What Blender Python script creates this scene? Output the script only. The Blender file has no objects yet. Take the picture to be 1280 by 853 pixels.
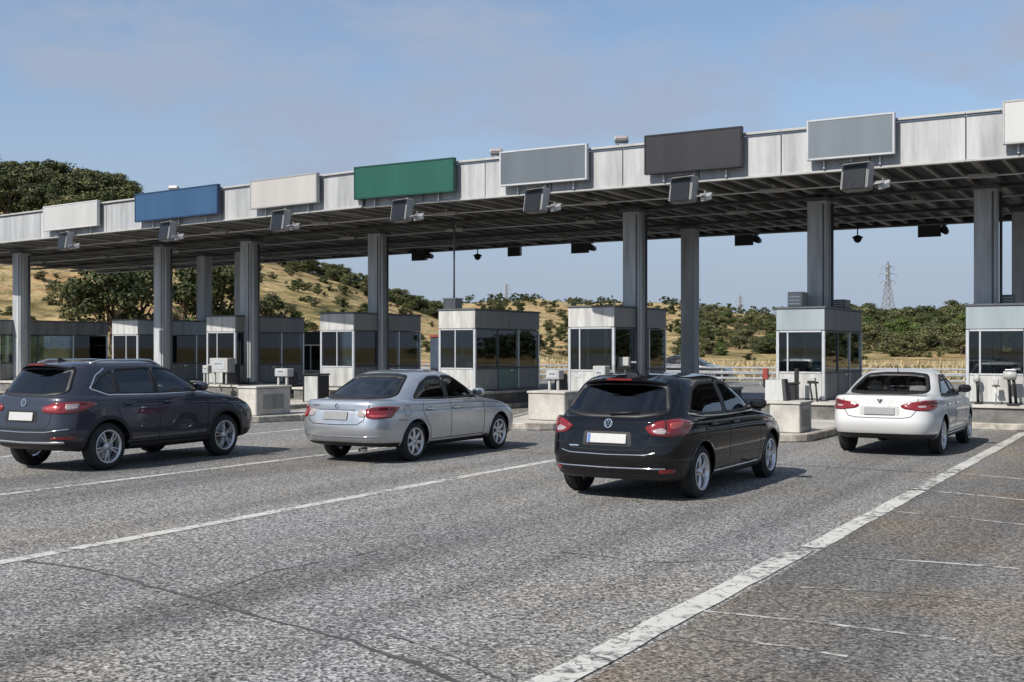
import bpy, bmesh, math, random
import numpy as np
from mathutils import Vector, Matrix
from mathutils.bvhtree import BVHTree

random.seed(7)
rng = np.random.default_rng(11)
SC = bpy.context.scene
COL = SC.collection
R = math.radians

# ------------------------------------------------------------------ camera
YAW = 30.3                      # the camera looks 30 degrees left of the lanes
EYE = 1.85
FPX = 1437.0                    # focal length in pixels of a 1280 px wide picture
HOR = 435.0
cam_d = bpy.data.cameras.new('camera')
cam_d.sensor_width = 36.0
cam_d.lens = FPX / 1280 * 36.0
cam_d.shift_y = 8.5 / 1280
cam_d.clip_start = 0.1
cam_d.clip_end = 20000
cam = bpy.data.objects.new('camera', cam_d)
COL.objects.link(cam)
cam.location = (0, 0, EYE)
cam.rotation_euler = (R(90), 0, R(YAW))
SC.camera = cam

# ------------------------------------------------------------------ sky, sun, exposure
SUN_DIR = Vector((0.29, 1.04, -1.02)).normalized()     # the way the light travels
sun_el = math.asin(-SUN_DIR.z)
sun_az = math.atan2(-SUN_DIR.x, -SUN_DIR.y)
world = bpy.data.worlds.new('World')
SC.world = world
world.use_nodes = True
wn = world.node_tree
wn.nodes.clear()
w_out = wn.nodes.new('ShaderNodeOutputWorld')
w_bg = wn.nodes.new('ShaderNodeBackground')
w_sky = wn.nodes.new('ShaderNodeTexSky')
w_sky.sky_type = 'NISHITA'
w_sky.sun_disc = False
w_sky.sun_elevation = sun_el
w_sky.sun_rotation = sun_az
w_sky.air_density = 1.0
w_sky.dust_density = 0.6
w_sky.ozone_density = 2.6
w_bg.inputs[1].default_value = 0.10
w_tc = wn.nodes.new('ShaderNodeTexCoord')
w_map = wn.nodes.new('ShaderNodeMapping')
w_map.inputs['Scale'].default_value = (1.0, 1.0, 2.6)
w_noise = wn.nodes.new('ShaderNodeTexNoise')
w_noise.inputs['Scale'].default_value = 4.6
w_noise.inputs['Detail'].default_value = 7.0
w_noise.inputs['Roughness'].default_value = 0.62
w_ramp = wn.nodes.new('ShaderNodeValToRGB')
w_ramp.color_ramp.elements[0].position = 0.40
w_ramp.color_ramp.elements[0].color = (0.12, 0.12, 0.12, 1)
w_ramp.color_ramp.elements[1].position = 0.62
w_ramp.color_ramp.elements[1].color = (0.95, 0.95, 0.95, 1)
w_sep = wn.nodes.new('ShaderNodeSeparateXYZ')
w_el = wn.nodes.new('ShaderNodeMapRange')
w_el.interpolation_type = 'SMOOTHSTEP'
w_el.inputs['From Min'].default_value = 0.32
w_el.inputs['From Max'].default_value = 0.02
w_el.inputs['To Min'].default_value = 0.0
w_el.inputs['To Max'].default_value = 0.93
w_max = wn.nodes.new('ShaderNodeMath'); w_max.operation = 'MAXIMUM'
w_mix = wn.nodes.new('ShaderNodeMixRGB')
w_mix.inputs[2].default_value = (2.70, 3.28, 4.30, 1)
wn.links.new(w_tc.outputs['Generated'], w_map.inputs[0])
wn.links.new(w_map.outputs[0], w_noise.inputs['Vector'])
wn.links.new(w_noise.outputs['Fac'], w_ramp.inputs[0])
wn.links.new(w_tc.outputs['Generated'], w_sep.inputs[0])
wn.links.new(w_sep.outputs['Z'], w_el.inputs[0])
wn.links.new(w_ramp.outputs[0], w_max.inputs[0])
wn.links.new(w_el.outputs[0], w_max.inputs[1])
wn.links.new(w_max.outputs[0], w_mix.inputs[0])
wn.links.new(w_sky.outputs[0], w_mix.inputs[1])
wn.links.new(w_mix.outputs[0], w_bg.inputs[0])
wn.links.new(w_bg.outputs[0], w_out.inputs[0])

sun_d = bpy.data.lights.new('sun', 'SUN')
sun_d.energy = 4.2
sun_d.angle = R(0.53)
sun_d.color = (1.0, 0.95, 0.87)
sun = bpy.data.objects.new('sun', sun_d)
COL.objects.link(sun)
sun.rotation_euler = SUN_DIR.to_track_quat('-Z', 'Y').to_euler()
sun.location = (0, 0, 60)

vs = SC.view_settings
vs.view_transform = 'Standard'
vs.look = 'None'
vs.exposure = 0.43
vs.gamma = 1.0
vs.use_curve_mapping = False
SC.cycles.max_bounces = 8
SC.cycles.transparent_max_bounces = 16
SC.cycles.caustics_reflective = False
SC.cycles.caustics_refractive = False
SC.cycles.sample_clamp_indirect = 6.0

# ------------------------------------------------------------------ where things stand (surveyed from the photograph once, kept in metres)
_s, _c = math.sin(R(YAW)), math.cos(R(YAW))
def at(px, d):
    x = (px - 640) / FPX * d
    return (x * _c - d * _s, x * _s + d * _c)
def on_y(px, Y):
    r = (px - 640) / FPX
    return at(px, Y / (r * _s + _c))

# ------------------------------------------------------------------ materials
MATS = {}
def nd(t, kind, **kw):
    n = t.nodes.new(kind)
    for k, v in kw.items():
        setattr(n, k, v)
    return n
def mat(name, col, rough=0.6, metal=0.0, var=0.12, scale=3.0, bump=0.0, bscale=60.0, coat=0.0, spec=0.5,
        col2=None, streak=False, world_space=True):
    if name in MATS:
        return MATS[name]
    m = bpy.data.materials.new(name)
    m.use_nodes = True
    t = m.node_tree
    b = t.nodes['Principled BSDF']
    b.inputs['Roughness'].default_value = rough
    b.inputs['Metallic'].default_value = metal
    b.inputs['Coat Weight'].default_value = coat
    b.inputs['Coat Roughness'].default_value = 0.04
    b.inputs['Specular IOR Level'].default_value = spec
    if world_space:
        g = nd(t, 'ShaderNodeNewGeometry'); src = g.outputs['Position']
    else:
        g = nd(t, 'ShaderNodeTexCoord'); src = g.outputs['Object']
    mp = nd(t, 'ShaderNodeMapping')
    if streak:
        mp.inputs['Scale'].default_value = (1, 1, 0.12)
    t.links.new(src, mp.inputs[0])
    if var > 0:
        n = nd(t, 'ShaderNodeTexNoise')
        n.inputs['Scale'].default_value = scale
        n.inputs['Detail'].default_value = 6
        n.inputs['Roughness'].default_value = 0.65
        t.links.new(mp.outputs[0], n.inputs['Vector'])
        r = nd(t, 'ShaderNodeValToRGB')
        c2 = col2 or tuple(c * (1 - 2 * var) for c in col)
        c1 = tuple(min(1, c * (1 + var)) for c in col)
        r.color_ramp.elements[0].position = 0.3
        r.color_ramp.elements[0].color = (*c2, 1)
        r.color_ramp.elements[1].position = 0.7
        r.color_ramp.elements[1].color = (*c1, 1)
        t.links.new(n.outputs['Fac'], r.inputs[0])
        t.links.new(r.outputs[0], b.inputs['Base Color'])
        rr = nd(t, 'ShaderNodeMapRange')
        rr.inputs['To Min'].default_value = max(0.02, rough - 0.1)
        rr.inputs['To Max'].default_value = min(1, rough + 0.1)
        t.links.new(n.outputs['Fac'], rr.inputs[0])
        if coat == 0:
            t.links.new(rr.outputs[0], b.inputs['Roughness'])
    else:
        b.inputs['Base Color'].default_value = (*col, 1)
    if bump > 0:
        n2 = nd(t, 'ShaderNodeTexNoise')
        n2.inputs['Scale'].default_value = bscale
        n2.inputs['Detail'].default_value = 4
        bp = nd(t, 'ShaderNodeBump')
        bp.inputs['Strength'].default_value = bump
        bp.inputs['Distance'].default_value = 0.02
        t.links.new(src, n2.inputs['Vector'])
        t.links.new(n2.outputs['Fac'], bp.inputs['Height'])
        t.links.new(bp.outputs[0], b.inputs['Normal'])
    MATS[name] = m
    return m

def glass(name, tint, rough=0.02, ior=1.5):
    if name in MATS:
        return MATS[name]
    m = bpy.data.materials.new(name)
    m.use_nodes = True
    t = m.node_tree
    t.nodes.clear()
    o = nd(t, 'ShaderNodeOutputMaterial')
    tr = nd(t, 'ShaderNodeBsdfTransparent'); tr.inputs[0].default_value = (*tint, 1)
    gl = nd(t, 'ShaderNodeBsdfGlossy'); gl.inputs['Roughness'].default_value = rough
    gl.inputs['Color'].default_value = (0.95, 0.97, 1, 1)
    fr = nd(t, 'ShaderNodeFresnel'); fr.inputs['IOR'].default_value = ior
    mx = nd(t, 'ShaderNodeMixShader')
    t.links.new(fr.outputs[0], mx.inputs[0])
    t.links.new(tr.outputs[0], mx.inputs[1])
    t.links.new(gl.outputs[0], mx.inputs[2])
    t.links.new(mx.outputs[0], o.inputs[0])
    MATS[name] = m
    return m

def asphalt(name, dark, light, tint, wear, scale_patch):
    m = bpy.data.materials.new(name); m.use_nodes = True
    t = m.node_tree; b = t.nodes['Principled BSDF']
    g = nd(t, 'ShaderNodeNewGeometry'); P = g.outputs['Position']
    # aggregate: pale stones in dark binder
    v = nd(t, 'ShaderNodeTexVoronoi'); v.inputs['Scale'].default_value = 55
    t.links.new(P, v.inputs['Vector'])
    sep = nd(t, 'ShaderNodeSeparateColor'); t.links.new(v.outputs['Color'], sep.inputs[0])
    r1 = nd(t, 'ShaderNodeValToRGB')
    e = r1.color_ramp.elements
    e[0].position = 0.0; e[0].color = (*dark, 1)
    e[1].position = 1.0; e[1].color = (*light, 1)
    k = e.new(0.55); k.color = tuple(0.55 * a + 0.45 * c for a, c in zip(dark, light)) + (1,)
    t.links.new(sep.outputs[0], r1.inputs[0])
    n0 = nd(t, 'ShaderNodeTexNoise'); n0.inputs['Scale'].default_value = 24; n0.inputs['Detail'].default_value = 4
    n0.inputs['Roughness'].default_value = 0.75
    t.links.new(P, n0.inputs['Vector'])
    r0 = nd(t, 'ShaderNodeValToRGB')
    r0.color_ramp.elements[0].position = 0.33; r0.color_ramp.elements[0].color = (0.38, 0.38, 0.38, 1)
    r0.color_ramp.elements[1].position = 0.68; r0.color_ramp.elements[1].color = (1.65, 1.65, 1.65, 1)
    t.links.new(n0.outputs['Fac'], r0.inputs[0])
    m1 = nd(t, 'ShaderNodeMixRGB', blend_type='MULTIPLY'); m1.inputs[0].default_value = 1
    t.links.new(r1.outputs[0], m1.inputs[1]); t.links.new(r0.outputs[0], m1.inputs[2])
    # long tyre-polished bands along the lanes and oily blotches
    mp = nd(t, 'ShaderNodeMapping'); mp.inputs['Scale'].default_value = (1.0, 0.10, 1)
    t.links.new(P, mp.inputs[0])
    n1 = nd(t, 'ShaderNodeTexNoise'); n1.inputs['Scale'].default_value = scale_patch; n1.inputs['Detail'].default_value = 6
    n1.inputs['Roughness'].default_value = 0.6
    t.links.new(mp.outputs[0], n1.inputs['Vector'])
    r2 = nd(t, 'ShaderNodeValToRGB')
    r2.color_ramp.elements[0].position = 0.32; r2.color_ramp.elements[0].color = (1 - wear, 1 - wear, 1 - wear, 1)
    r2.color_ramp.elements[1].position = 0.66; r2.color_ramp.elements[1].color = (1.12, 1.12, 1.12, 1)
    t.links.new(n1.outputs['Fac'], r2.inputs[0])
    m2 = nd(t, 'ShaderNodeMixRGB', blend_type='MULTIPLY'); m2.inputs[0].default_value = 1
    t.links.new(m1.outputs[0], m2.inputs[1]); t.links.new(r2.outputs[0], m2.inputs[2])
    mq = nd(t, 'ShaderNodeMapping'); mq.inputs['Scale'].default_value = (1.0, 0.022, 1)
    t.links.new(P, mq.inputs[0])
    nq = nd(t, 'ShaderNodeTexNoise'); nq.inputs['Scale'].default_value = 0.9; nq.inputs['Detail'].default_value = 4
    t.links.new(mq.outputs[0], nq.inputs['Vector'])
    rq = nd(t, 'ShaderNodeValToRGB')
    rq.color_ramp.elements[0].position = 0.36; rq.color_ramp.elements[0].color = (0.66, 0.66, 0.665, 1)
    rq.color_ramp.elements[1].position = 0.56; rq.color_ramp.elements[1].color = (1.06, 1.06, 1.06, 1)
    t.links.new(nq.outputs['Fac'], rq.inputs[0])
    m2b = nd(t, 'ShaderNodeMixRGB', blend_type='MULTIPLY'); m2b.inputs[0].default_value = 1
    t.links.new(m2.outputs[0], m2b.inputs[1]); t.links.new(rq.outputs[0], m2b.inputs[2])
    m2 = m2b
    # dusty brown drift
    n2 = nd(t, 'ShaderNodeTexNoise'); n2.inputs['Scale'].default_value = 0.45; n2.inputs['Detail'].default_value = 5
    t.links.new(P, n2.inputs['Vector'])
    r3 = nd(t, 'ShaderNodeValToRGB')
    r3.color_ramp.elements[0].position = 0.44; r3.color_ramp.elements[0].color = (0, 0, 0, 1)
    r3.color_ramp.elements[1].position = 0.72; r3.color_ramp.elements[1].color = (0.9, 0.9, 0.9, 1)
    t.links.new(n2.outputs['Fac'], r3.inputs[0])
    m3 = nd(t, 'ShaderNodeMixRGB', blend_type='MULTIPLY'); m3.inputs[2].default_value = (*tint, 1)
    t.links.new(r3.outputs[0], m3.inputs[0]); t.links.new(m2.outputs[0], m3.inputs[1])
    t.links.new(m3.outputs[0], b.inputs['Base Color'])
    b.inputs['Roughness'].default_value = 0.88
    b.inputs['Specular IOR Level'].default_value = 0.3
    bp = nd(t, 'ShaderNodeBump'); bp.inputs['Strength'].default_value = 0.7; bp.inputs['Distance'].default_value = 0.012
    ad = nd(t, 'ShaderNodeMath', operation='ADD')
    t.links.new(sep.outputs[1], ad.inputs[0]); t.links.new(n0.outputs['Fac'], ad.inputs[1])
    t.links.new(ad.outputs[0], bp.inputs['Height']); t.links.new(bp.outputs[0], b.inputs['Normal'])
    return m

def road_paint(name, col, wear):
    """worn paint: bare asphalt shows through where the coat is gone"""
    m = bpy.data.materials.new(name); m.use_nodes = True
    t = m.node_tree; b = t.nodes['Principled BSDF']
    g = nd(t, 'ShaderNodeNewGeometry')
    n = nd(t, 'ShaderNodeTexNoise'); n.inputs['Scale'].default_value = 9; n.inputs['Detail'].default_value = 8
    n.inputs['Roughness'].default_value = 0.72
    t.links.new(g.outputs['Position'], n.inputs['Vector'])
    v = nd(t, 'ShaderNodeTexVoronoi'); v.feature = 'DISTANCE_TO_EDGE'; v.inputs['Scale'].default_value = 3.2
    nv = nd(t, 'ShaderNodeTexNoise'); nv.inputs['Scale'].default_value = 4
    t.links.new(g.outputs['Position'], nv.inputs['Vector'])
    mv = nd(t, 'ShaderNodeMixRGB'); mv.inputs[0].default_value = 0.25
    t.links.new(g.outputs['Position'], mv.inputs[1]); t.links.new(nv.outputs['Color'], mv.inputs[2])
    t.links.new(mv.outputs[0], v.inputs['Vector'])
    lt = nd(t, 'ShaderNodeMath', operation='LESS_THAN'); lt.inputs[1].default_value = 0.009
    t.links.new(v.outputs['Distance'], lt.inputs[0])
    r = nd(t, 'ShaderNodeValToRGB')
    r.color_ramp.elements[0].position = wear - 0.06; r.color_ramp.elements[0].color = (0, 0, 0, 1)
    r.color_ramp.elements[1].position = wear + 0.06; r.color_ramp.elements[1].color = (1, 1, 1, 1)
    nb = nd(t, 'ShaderNodeTexNoise'); nb.inputs['Scale'].default_value = 0.8; nb.inputs['Detail'].default_value = 4
    t.links.new(g.outputs['Position'], nb.inputs['Vector'])
    mb_ = nd(t, 'ShaderNodeMath', operation='MULTIPLY_ADD'); mb_.inputs[1].default_value = 0.55; mb_.inputs[2].default_value = -0.26
    t.links.new(nb.outputs['Fac'], mb_.inputs[0])
    ab_ = nd(t, 'ShaderNodeMath', operation='ADD')
    t.links.new(n.outputs['Fac'], ab_.inputs[0]); t.links.new(mb_.outputs[0], ab_.inputs[1])
    t.links.new(ab_.outputs[0], r.inputs[0])
    sb = nd(t, 'ShaderNodeMath', operation='SUBTRACT', use_clamp=True)
    t.links.new(r.outputs[0], sb.inputs[0]); t.links.new(lt.outputs[0], sb.inputs[1])
    mx = nd(t, 'ShaderNodeMixRGB')
    mx.inputs[1].default_value = (0.11, 0.108, 0.10, 1); mx.inputs[2].default_value = (*col, 1)
    t.links.new(sb.outputs[0], mx.inputs[0])
    t.links.new(mx.outputs[0], b.inputs['Base Color'])
    b.inputs['Roughness'].default_value = 0.75
    return m

def dryland(name, stops, sc, contour=False):
    m = bpy.data.materials.new(name); m.use_nodes = True
    t = m.node_tree; b = t.nodes['Principled BSDF']
    g = nd(t, 'ShaderNodeNewGeometry')
    n = nd(t, 'ShaderNodeTexNoise'); n.inputs['Scale'].default_value = sc; n.inputs['Detail'].default_value = 9
    n.inputs['Roughness'].default_value = 0.68
    mp = nd(t, 'ShaderNodeMapping')
    if contour:
        mp.inputs['Scale'].default_value = (1, 1, 5.0)
    t.links.new(g.outputs['Position'], mp.inputs[0])
    t.links.new(mp.outputs[0], n.inputs['Vector'])
    r = nd(t, 'ShaderNodeValToRGB')
    e = r.color_ramp.elements
    e[0].position = stops[0][0]; e[0].color = (*stops[0][1], 1)
    e[1].position = stops[-1][0]; e[1].color = (*stops[-1][1], 1)
    for p, c in stops[1:-1]:
        k = e.new(p); k.color = (*c, 1)
    t.links.new(n.outputs['Fac'], r.inputs[0])
    n2 = nd(t, 'ShaderNodeTexNoise'); n2.inputs['Scale'].default_value = 0.55; n2.inputs['Detail'].default_value = 9
    n2.inputs['Roughness'].default_value = 0.8
    t.links.new(g.outputs['Position'], n2.inputs['Vector'])
    r2 = nd(t, 'ShaderNodeValToRGB')
    r2.color_ramp.elements[0].position = 0.36; r2.color_ramp.elements[0].color = (0.30, 0.32, 0.26, 1)
    r2.color_ramp.elements[1].position = 0.64; r2.color_ramp.elements[1].color = (1.45, 1.42, 1.38, 1)
    t.links.new(n2.outputs['Fac'], r2.inputs[0])
    mm = nd(t, 'ShaderNodeMixRGB', blend_type='MULTIPLY'); mm.inputs[0].default_value = 1
    t.links.new(r.outputs[0], mm.inputs[1]); t.links.new(r2.outputs[0], mm.inputs[2])
    t.links.new(mm.outputs[0], b.inputs['Base Color'])
    b.inputs['Roughness'].default_value = 0.95
    b.inputs['Specular IOR Level'].default_value = 0.1
    bp = nd(t, 'ShaderNodeBump'); bp.inputs['Strength'].default_value = 0.9; bp.inputs['Distance'].default_value = 0.5
    t.links.new(n2.outputs['Fac'], bp.inputs['Height']); t.links.new(bp.outputs[0], b.inputs['Normal'])
    return m

def leaf_mat(name, c1, c2):
    m = bpy.data.materials.new(name); m.use_nodes = True
    t = m.node_tree; b = t.nodes['Principled BSDF']
    g = nd(t, 'ShaderNodeNewGeometry')
    oi = nd(t, 'ShaderNodeObjectInfo')
    n = nd(t, 'ShaderNodeTexNoise'); n.inputs['Scale'].default_value = 0.9; n.inputs['Detail'].default_value = 5
    t.links.new(g.outputs['Position'], n.inputs['Vector'])
    ad = nd(t, 'ShaderNodeMath', operation='MULTIPLY_ADD'); ad.inputs[1].default_value = 0.25; ad.inputs[2].default_value = -0.12
    t.links.new(oi.outputs['Random'], ad.inputs[0])
    a2 = nd(t, 'ShaderNodeMath', operation='ADD')
    t.links.new(n.outputs['Fac'], a2.inputs[0]); t.links.new(ad.outputs[0], a2.inputs[1])
    ri = nd(t, 'ShaderNodeMath', operation='MULTIPLY_ADD'); ri.inputs[1].default_value = 0.3; ri.inputs[2].default_value = -0.15
    t.links.new(g.outputs['Random Per Island'], ri.inputs[0])
    a3 = nd(t, 'ShaderNodeMath', operation='ADD')
    t.links.new(a2.outputs[0], a3.inputs[0]); t.links.new(ri.outputs[0], a3.inputs[1])
    r = nd(t, 'ShaderNodeValToRGB')
    r.color_ramp.elements[0].position = 0.3; r.color_ramp.elements[0].color = (*c1, 1)
    r.color_ramp.elements[1].position = 0.72; r.color_ramp.elements[1].color = (*c2, 1)
    t.links.new(a3.outputs[0], r.inputs[0])
    t.links.new(r.outputs[0], b.inputs['Base Color'])
    b.inputs['Roughness'].default_value = 0.7
    b.inputs['Specular IOR Level'].default_value = 0.2
    b.inputs['Subsurface Weight'].default_value = 0.0
    return m

def paint(name, col, metal=0.4, rough=0.35, flake=0.06, dust=0.2, spec=0.5):
    """car paint with dark lining on the inner side of the sheet metal"""
    m = bpy.data.materials.new(name); m.use_nodes = True
    t = m.node_tree; b = t.nodes['Principled BSDF']
    g = nd(t, 'ShaderNodeNewGeometry'); tc = nd(t, 'ShaderNodeTexCoord')
    n = nd(t, 'ShaderNodeTexNoise'); n.inputs['Scale'].default_value = 5; n.inputs['Detail'].default_value = 5
    t.links.new(tc.outputs['Object'], n.inputs['Vector'])
    r = nd(t, 'ShaderNodeValToRGB')
    r.color_ramp.elements[0].position = 0.3; r.color_ramp.elements[0].color = (*[c * (1 - flake) for c in col], 1)
    r.color_ramp.elements[1].position = 0.7; r.color_ramp.elements[1].color = (*[min(1, c * (1 + flake)) for c in col], 1)
    t.links.new(n.outputs['Fac'], r.inputs[0])
    # road dust gathers low on the body
    sx = nd(t, 'ShaderNodeSeparateXYZ'); t.links.new(tc.outputs['Object'], sx.inputs[0])
    mr = nd(t, 'ShaderNodeMapRange'); mr.inputs['From Min'].default_value = 0.75; mr.inputs['From Max'].default_value = 0.2
    mr.inputs['To Min'].default_value = 0; mr.inputs['To Max'].default_value = dust
    t.links.new(sx.outputs['Z'], mr.inputs[0])
    du = nd(t, 'ShaderNodeMath', operation='MULTIPLY'); t.links.new(mr.outputs[0], du.inputs[0]); t.links.new(n.outputs['Fac'], du.inputs[1])
    md = nd(t, 'ShaderNodeMixRGB'); md.inputs[2].default_value = (0.22, 0.2, 0.17, 1)
    t.links.new(du.outputs[0], md.inputs[0]); t.links.new(r.outputs[0], md.inputs[1])
    mb = nd(t, 'ShaderNodeMixRGB'); mb.inputs[2].default_value = (0.02, 0.02, 0.022, 1)
    t.links.new(g.outputs['Backfacing'], mb.inputs[0]); t.links.new(md.outputs[0], mb.inputs[1])
    t.links.new(mb.outputs[0], b.inputs['Base Color'])
    inv = nd(t, 'ShaderNodeMath', operation='SUBTRACT'); inv.inputs[0].default_value = 1
    t.links.new(g.outputs['Backfacing'], inv.inputs[1])
    mt = nd(t, 'ShaderNodeMath', operation='MULTIPLY'); mt.inputs[1].default_value = metal
    t.links.new(inv.outputs[0], mt.inputs[0]); t.links.new(mt.outputs[0], b.inputs['Metallic'])
    t.links.new(inv.outputs[0], b.inputs['Coat Weight'])
    b.inputs['Coat Roughness'].default_value = 0.03
    b.inputs['Specular IOR Level'].default_value = spec
    b.inputs['Roughness'].default_value = rough
    return m

# ------------------------------------------------------------------ mesh helpers
def obj(name, me, m=None, parent=None, loc=None, rot=None, smooth=False):
    if isinstance(me, bmesh.types.BMesh):
        mesh = bpy.data.meshes.new(name); me.to_mesh(mesh); me.free(); me = mesh
    if m is not None and len(me.materials) == 0:
        me.materials.append(m)
    if smooth:
        me.shade_smooth()
    o = bpy.data.objects.new(name, me)
    COL.objects.link(o)
    if parent is not None:
        o.parent = parent
    if loc is not None:
        o.location = loc
    if rot is not None:
        o.rotation_euler = rot
    return o
def thing(name, label, cat, loc=(0, 0, 0), rz=0.0, group=None):
    o = bpy.data.objects.new(name, None); COL.objects.link(o)
    o.empty_display_size = 0.2
    o.location = loc; o.rotation_euler = (0, 0, rz)
    return tag(o, label, cat, group)
def tag(o, label, cat, group=None):
    o['label'] = label; o['category'] = cat
    if group:
        o['group'] = group
    return o
def structure(o):
    o['kind'] = 'structure'; return o
def stuff(o):
    o['kind'] = 'stuff'; return o
def mesh_from(name, V, F):
    me = bpy.data.meshes.new(name); me.from_pydata([tuple(v) for v in V], [], F); me.update(); return me

_box_cache = {}
def box_mesh(sx, sy, sz, c=0.01):
    """box with chamfered edges centred on the origin (shared between alike pieces)"""
    key = (round(sx, 4), round(sy, 4), round(sz, 4), round(c, 4))
    if key in _box_cache:
        return _box_cache[key].copy() if False else _box_cache[key]
    c = min(c, sx * 0.45, sy * 0.45, sz * 0.45)
    h = (sx / 2, sy / 2, sz / 2)
    V = []; idx = {}
    for ix in (-1, 1):
        for iy in (-1, 1):
            for iz in (-1, 1):
                for a in range(3):
                    p = [ix * (h[0] - c), iy * (h[1] - c), iz * (h[2] - c)]
                    p[a] = (ix, iy, iz)[a] * h[a]
                    idx[(ix, iy, iz, a)] = len(V); V.append(p)
    F = []
    for a in range(3):
        b_, c_ = [(1, 2), (0, 2), (0, 1)][a]
        for sgn in (-1, 1):
            q = []
            for (p, r_) in ((-1, -1), (1, -1), (1, 1), (-1, 1)):
                k = [0, 0, 0]; k[a] = sgn; k[b_] = p; k[c_] = r_
                q.append(idx[(*k, a)])
            F.append(q)
    for a in range(3):
        b_, c_ = [(1, 2), (0, 2), (0, 1)][a]
        for p in (-1, 1):
            for r_ in (-1, 1):
                k0 = [0, 0, 0]; k1 = [0, 0, 0]
                k0[a] = -1; k1[a] = 1
                k0[b_] = k1[b_] = p; k0[c_] = k1[c_] = r_
                F.append([idx[(*k0, b_)], idx[(*k1, b_)], idx[(*k1, c_)], idx[(*k0, c_)]])
    for ix in (-1, 1):
        for iy in (-1, 1):
            for iz in (-1, 1):
                F.append([idx[(ix, iy, iz, a)] for a in range(3)])
    bm = bmesh.new()
    vv = [bm.verts.new(v) for v in V]
    for f in F:
        bm.faces.new([vv[i] for i in f])
    bmesh.ops.recalc_face_normals(bm, faces=bm.faces)
    me = bpy.data.meshes.new('box'); bm.to_mesh(me); bm.free()
    _box_cache[key] = me
    return me
_mm = {}
def box(name, sx, sy, sz, m, parent, loc, rot=None, c=0.01):
    """one chamfered box as an object of its own; alike boxes share one mesh"""
    key = (round(sx, 4), round(sy, 4), round(sz, 4), round(c, 4), m.name)
    if key not in _mm:
        me = box_mesh(sx, sy, sz, c).copy(); me.name = name; me.materials.append(m); _mm[key] = me
    return obj(name, _mm[key], None, parent, loc, rot)
def span(name, x0, x1, y0, y1, z0, z1, m, parent, c=0.01):
    return box(name, abs(x1 - x0), abs(y1 - y0), abs(z1 - z0), m, parent, ((x0 + x1) / 2, (y0 + y1) / 2, (z0 + z1) / 2), None, c)
def tube_mesh(pts, rad, n=8, cap=True):
    V = []; F = []
    pts = [Vector(p) for p in pts]
    rads = rad if isinstance(rad, (list, tuple)) else [rad] * len(pts)
    prev = None
    for i, p in enumerate(pts):
        d = (pts[min(i + 1, len(pts) - 1)] - pts[max(i - 1, 0)]).normalized()
        if prev is None:
            a = d.orthogonal().normalized()
        else:
            a = (prev - d * prev.dot(d)).normalized()
        prev = a; b_ = d.cross(a)
        for k in range(n):
            t_ = 2 * math.pi * k / n
            V.append(p + (a * math.cos(t_) + b_ * math.sin(t_)) * rads[i])
    for i in range(len(pts) - 1):
        for k in range(n):
            F.append([i * n + k, i * n + (k + 1) % n, (i + 1) * n + (k + 1) % n, (i + 1) * n + k])
    if cap:
        F.append(list(range(n))[::-1]); F.append([(len(pts) - 1) * n + k for k in range(n)])
    return mesh_from('tube', V, F)
def tube(name, pts, rad, m, parent, n=8, smooth=True):
    return obj(name, tube_mesh(pts, rad, n), m, parent, smooth=smooth)
def lathe_mesh(prof, n=40, axis='x', close=False):
    V = []; F = []
    for (r, a) in prof:
        for k in range(n):
            t_ = 2 * math.pi * k / n
            u, v = r * math.cos(t_), r * math.sin(t_)
            V.append((a, u, v) if axis == 'x' else (u, v, a))
    m_ = len(prof)
    for i in range(m_ - (0 if close else 1)):
        j = (i + 1) % m_
        for k in range(n):
            F.append([i * n + k, i * n + (k + 1) % n, j * n + (k + 1) % n, j * n + k])
    bm = bmesh.new(); vv = [bm.verts.new(v) for v in V]
    for f in F:
        try: bm.faces.new([vv[i] for i in f])
        except ValueError: pass
    bmesh.ops.recalc_face_normals(bm, faces=bm.faces)
    me = bpy.data.meshes.new('lathe'); bm.to_mesh(me); bm.free()
    return me
def prism_mesh(poly, z0, z1):
    """plan polygon (ccw) extruded from z0 to z1"""
    n = len(poly)
    V = [(x, y, z0) for x, y in poly] + [(x, y, z1) for x, y in poly]
    F = [list(range(n))[::-1], [n + i for i in range(n)]] + [[i, (i + 1) % n, n + (i + 1) % n, n + i] for i in range(n)]
    return mesh_from('prism', V, F)
def copy_tree(o, parent=None):
    c_ = o.copy(); COL.objects.link(c_); c_.parent = parent
    for ch in list(o.children):
        copy_tree(ch, c_)
    return c_

M_WHITE = mat('painted_white_metal', (0.40, 0.40, 0.39), 0.45, 0.0, 0.08, 4, streak=True)
M_PANEL = mat('grey_cladding', (0.42, 0.425, 0.43), 0.5, 0.15, 0.19, 2.6, streak=True)
M_BAND = mat('booth_band', (0.50, 0.50, 0.485), 0.5, 0.05, 0.2, 5, streak=True)
M_BANDB = mat('booth_band_blue', (0.32, 0.37, 0.40), 0.45, 0.2, 0.10, 2.5, streak=True)
M_BOOTH = mat('booth_panel', (0.47, 0.47, 0.455), 0.5, 0.05, 0.22, 5.0, streak=True, bump=0.1)
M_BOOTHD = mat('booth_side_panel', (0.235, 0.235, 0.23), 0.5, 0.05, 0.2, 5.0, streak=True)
M_FRAME = mat('aluminium_frame', (0.68, 0.69, 0.70), 0.35, 0.6, 0.05, 6)
M_DARK = mat('black_plastic', (0.011, 0.011, 0.012), 0.5, 0, 0.1, 8)
M_RUBBER = mat('rubber', (0.022, 0.022, 0.022), 0.85, 0, 0.15, 12, bump=0.2)
M_COLUMN = mat('column_paint', (0.47, 0.485, 0.50), 0.5, 0.1, 0.2, 3.4, streak=True)
M_COLD = mat('column_trim', (0.10, 0.11, 0.12), 0.5, 0.1, 0.1, 3)
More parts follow.
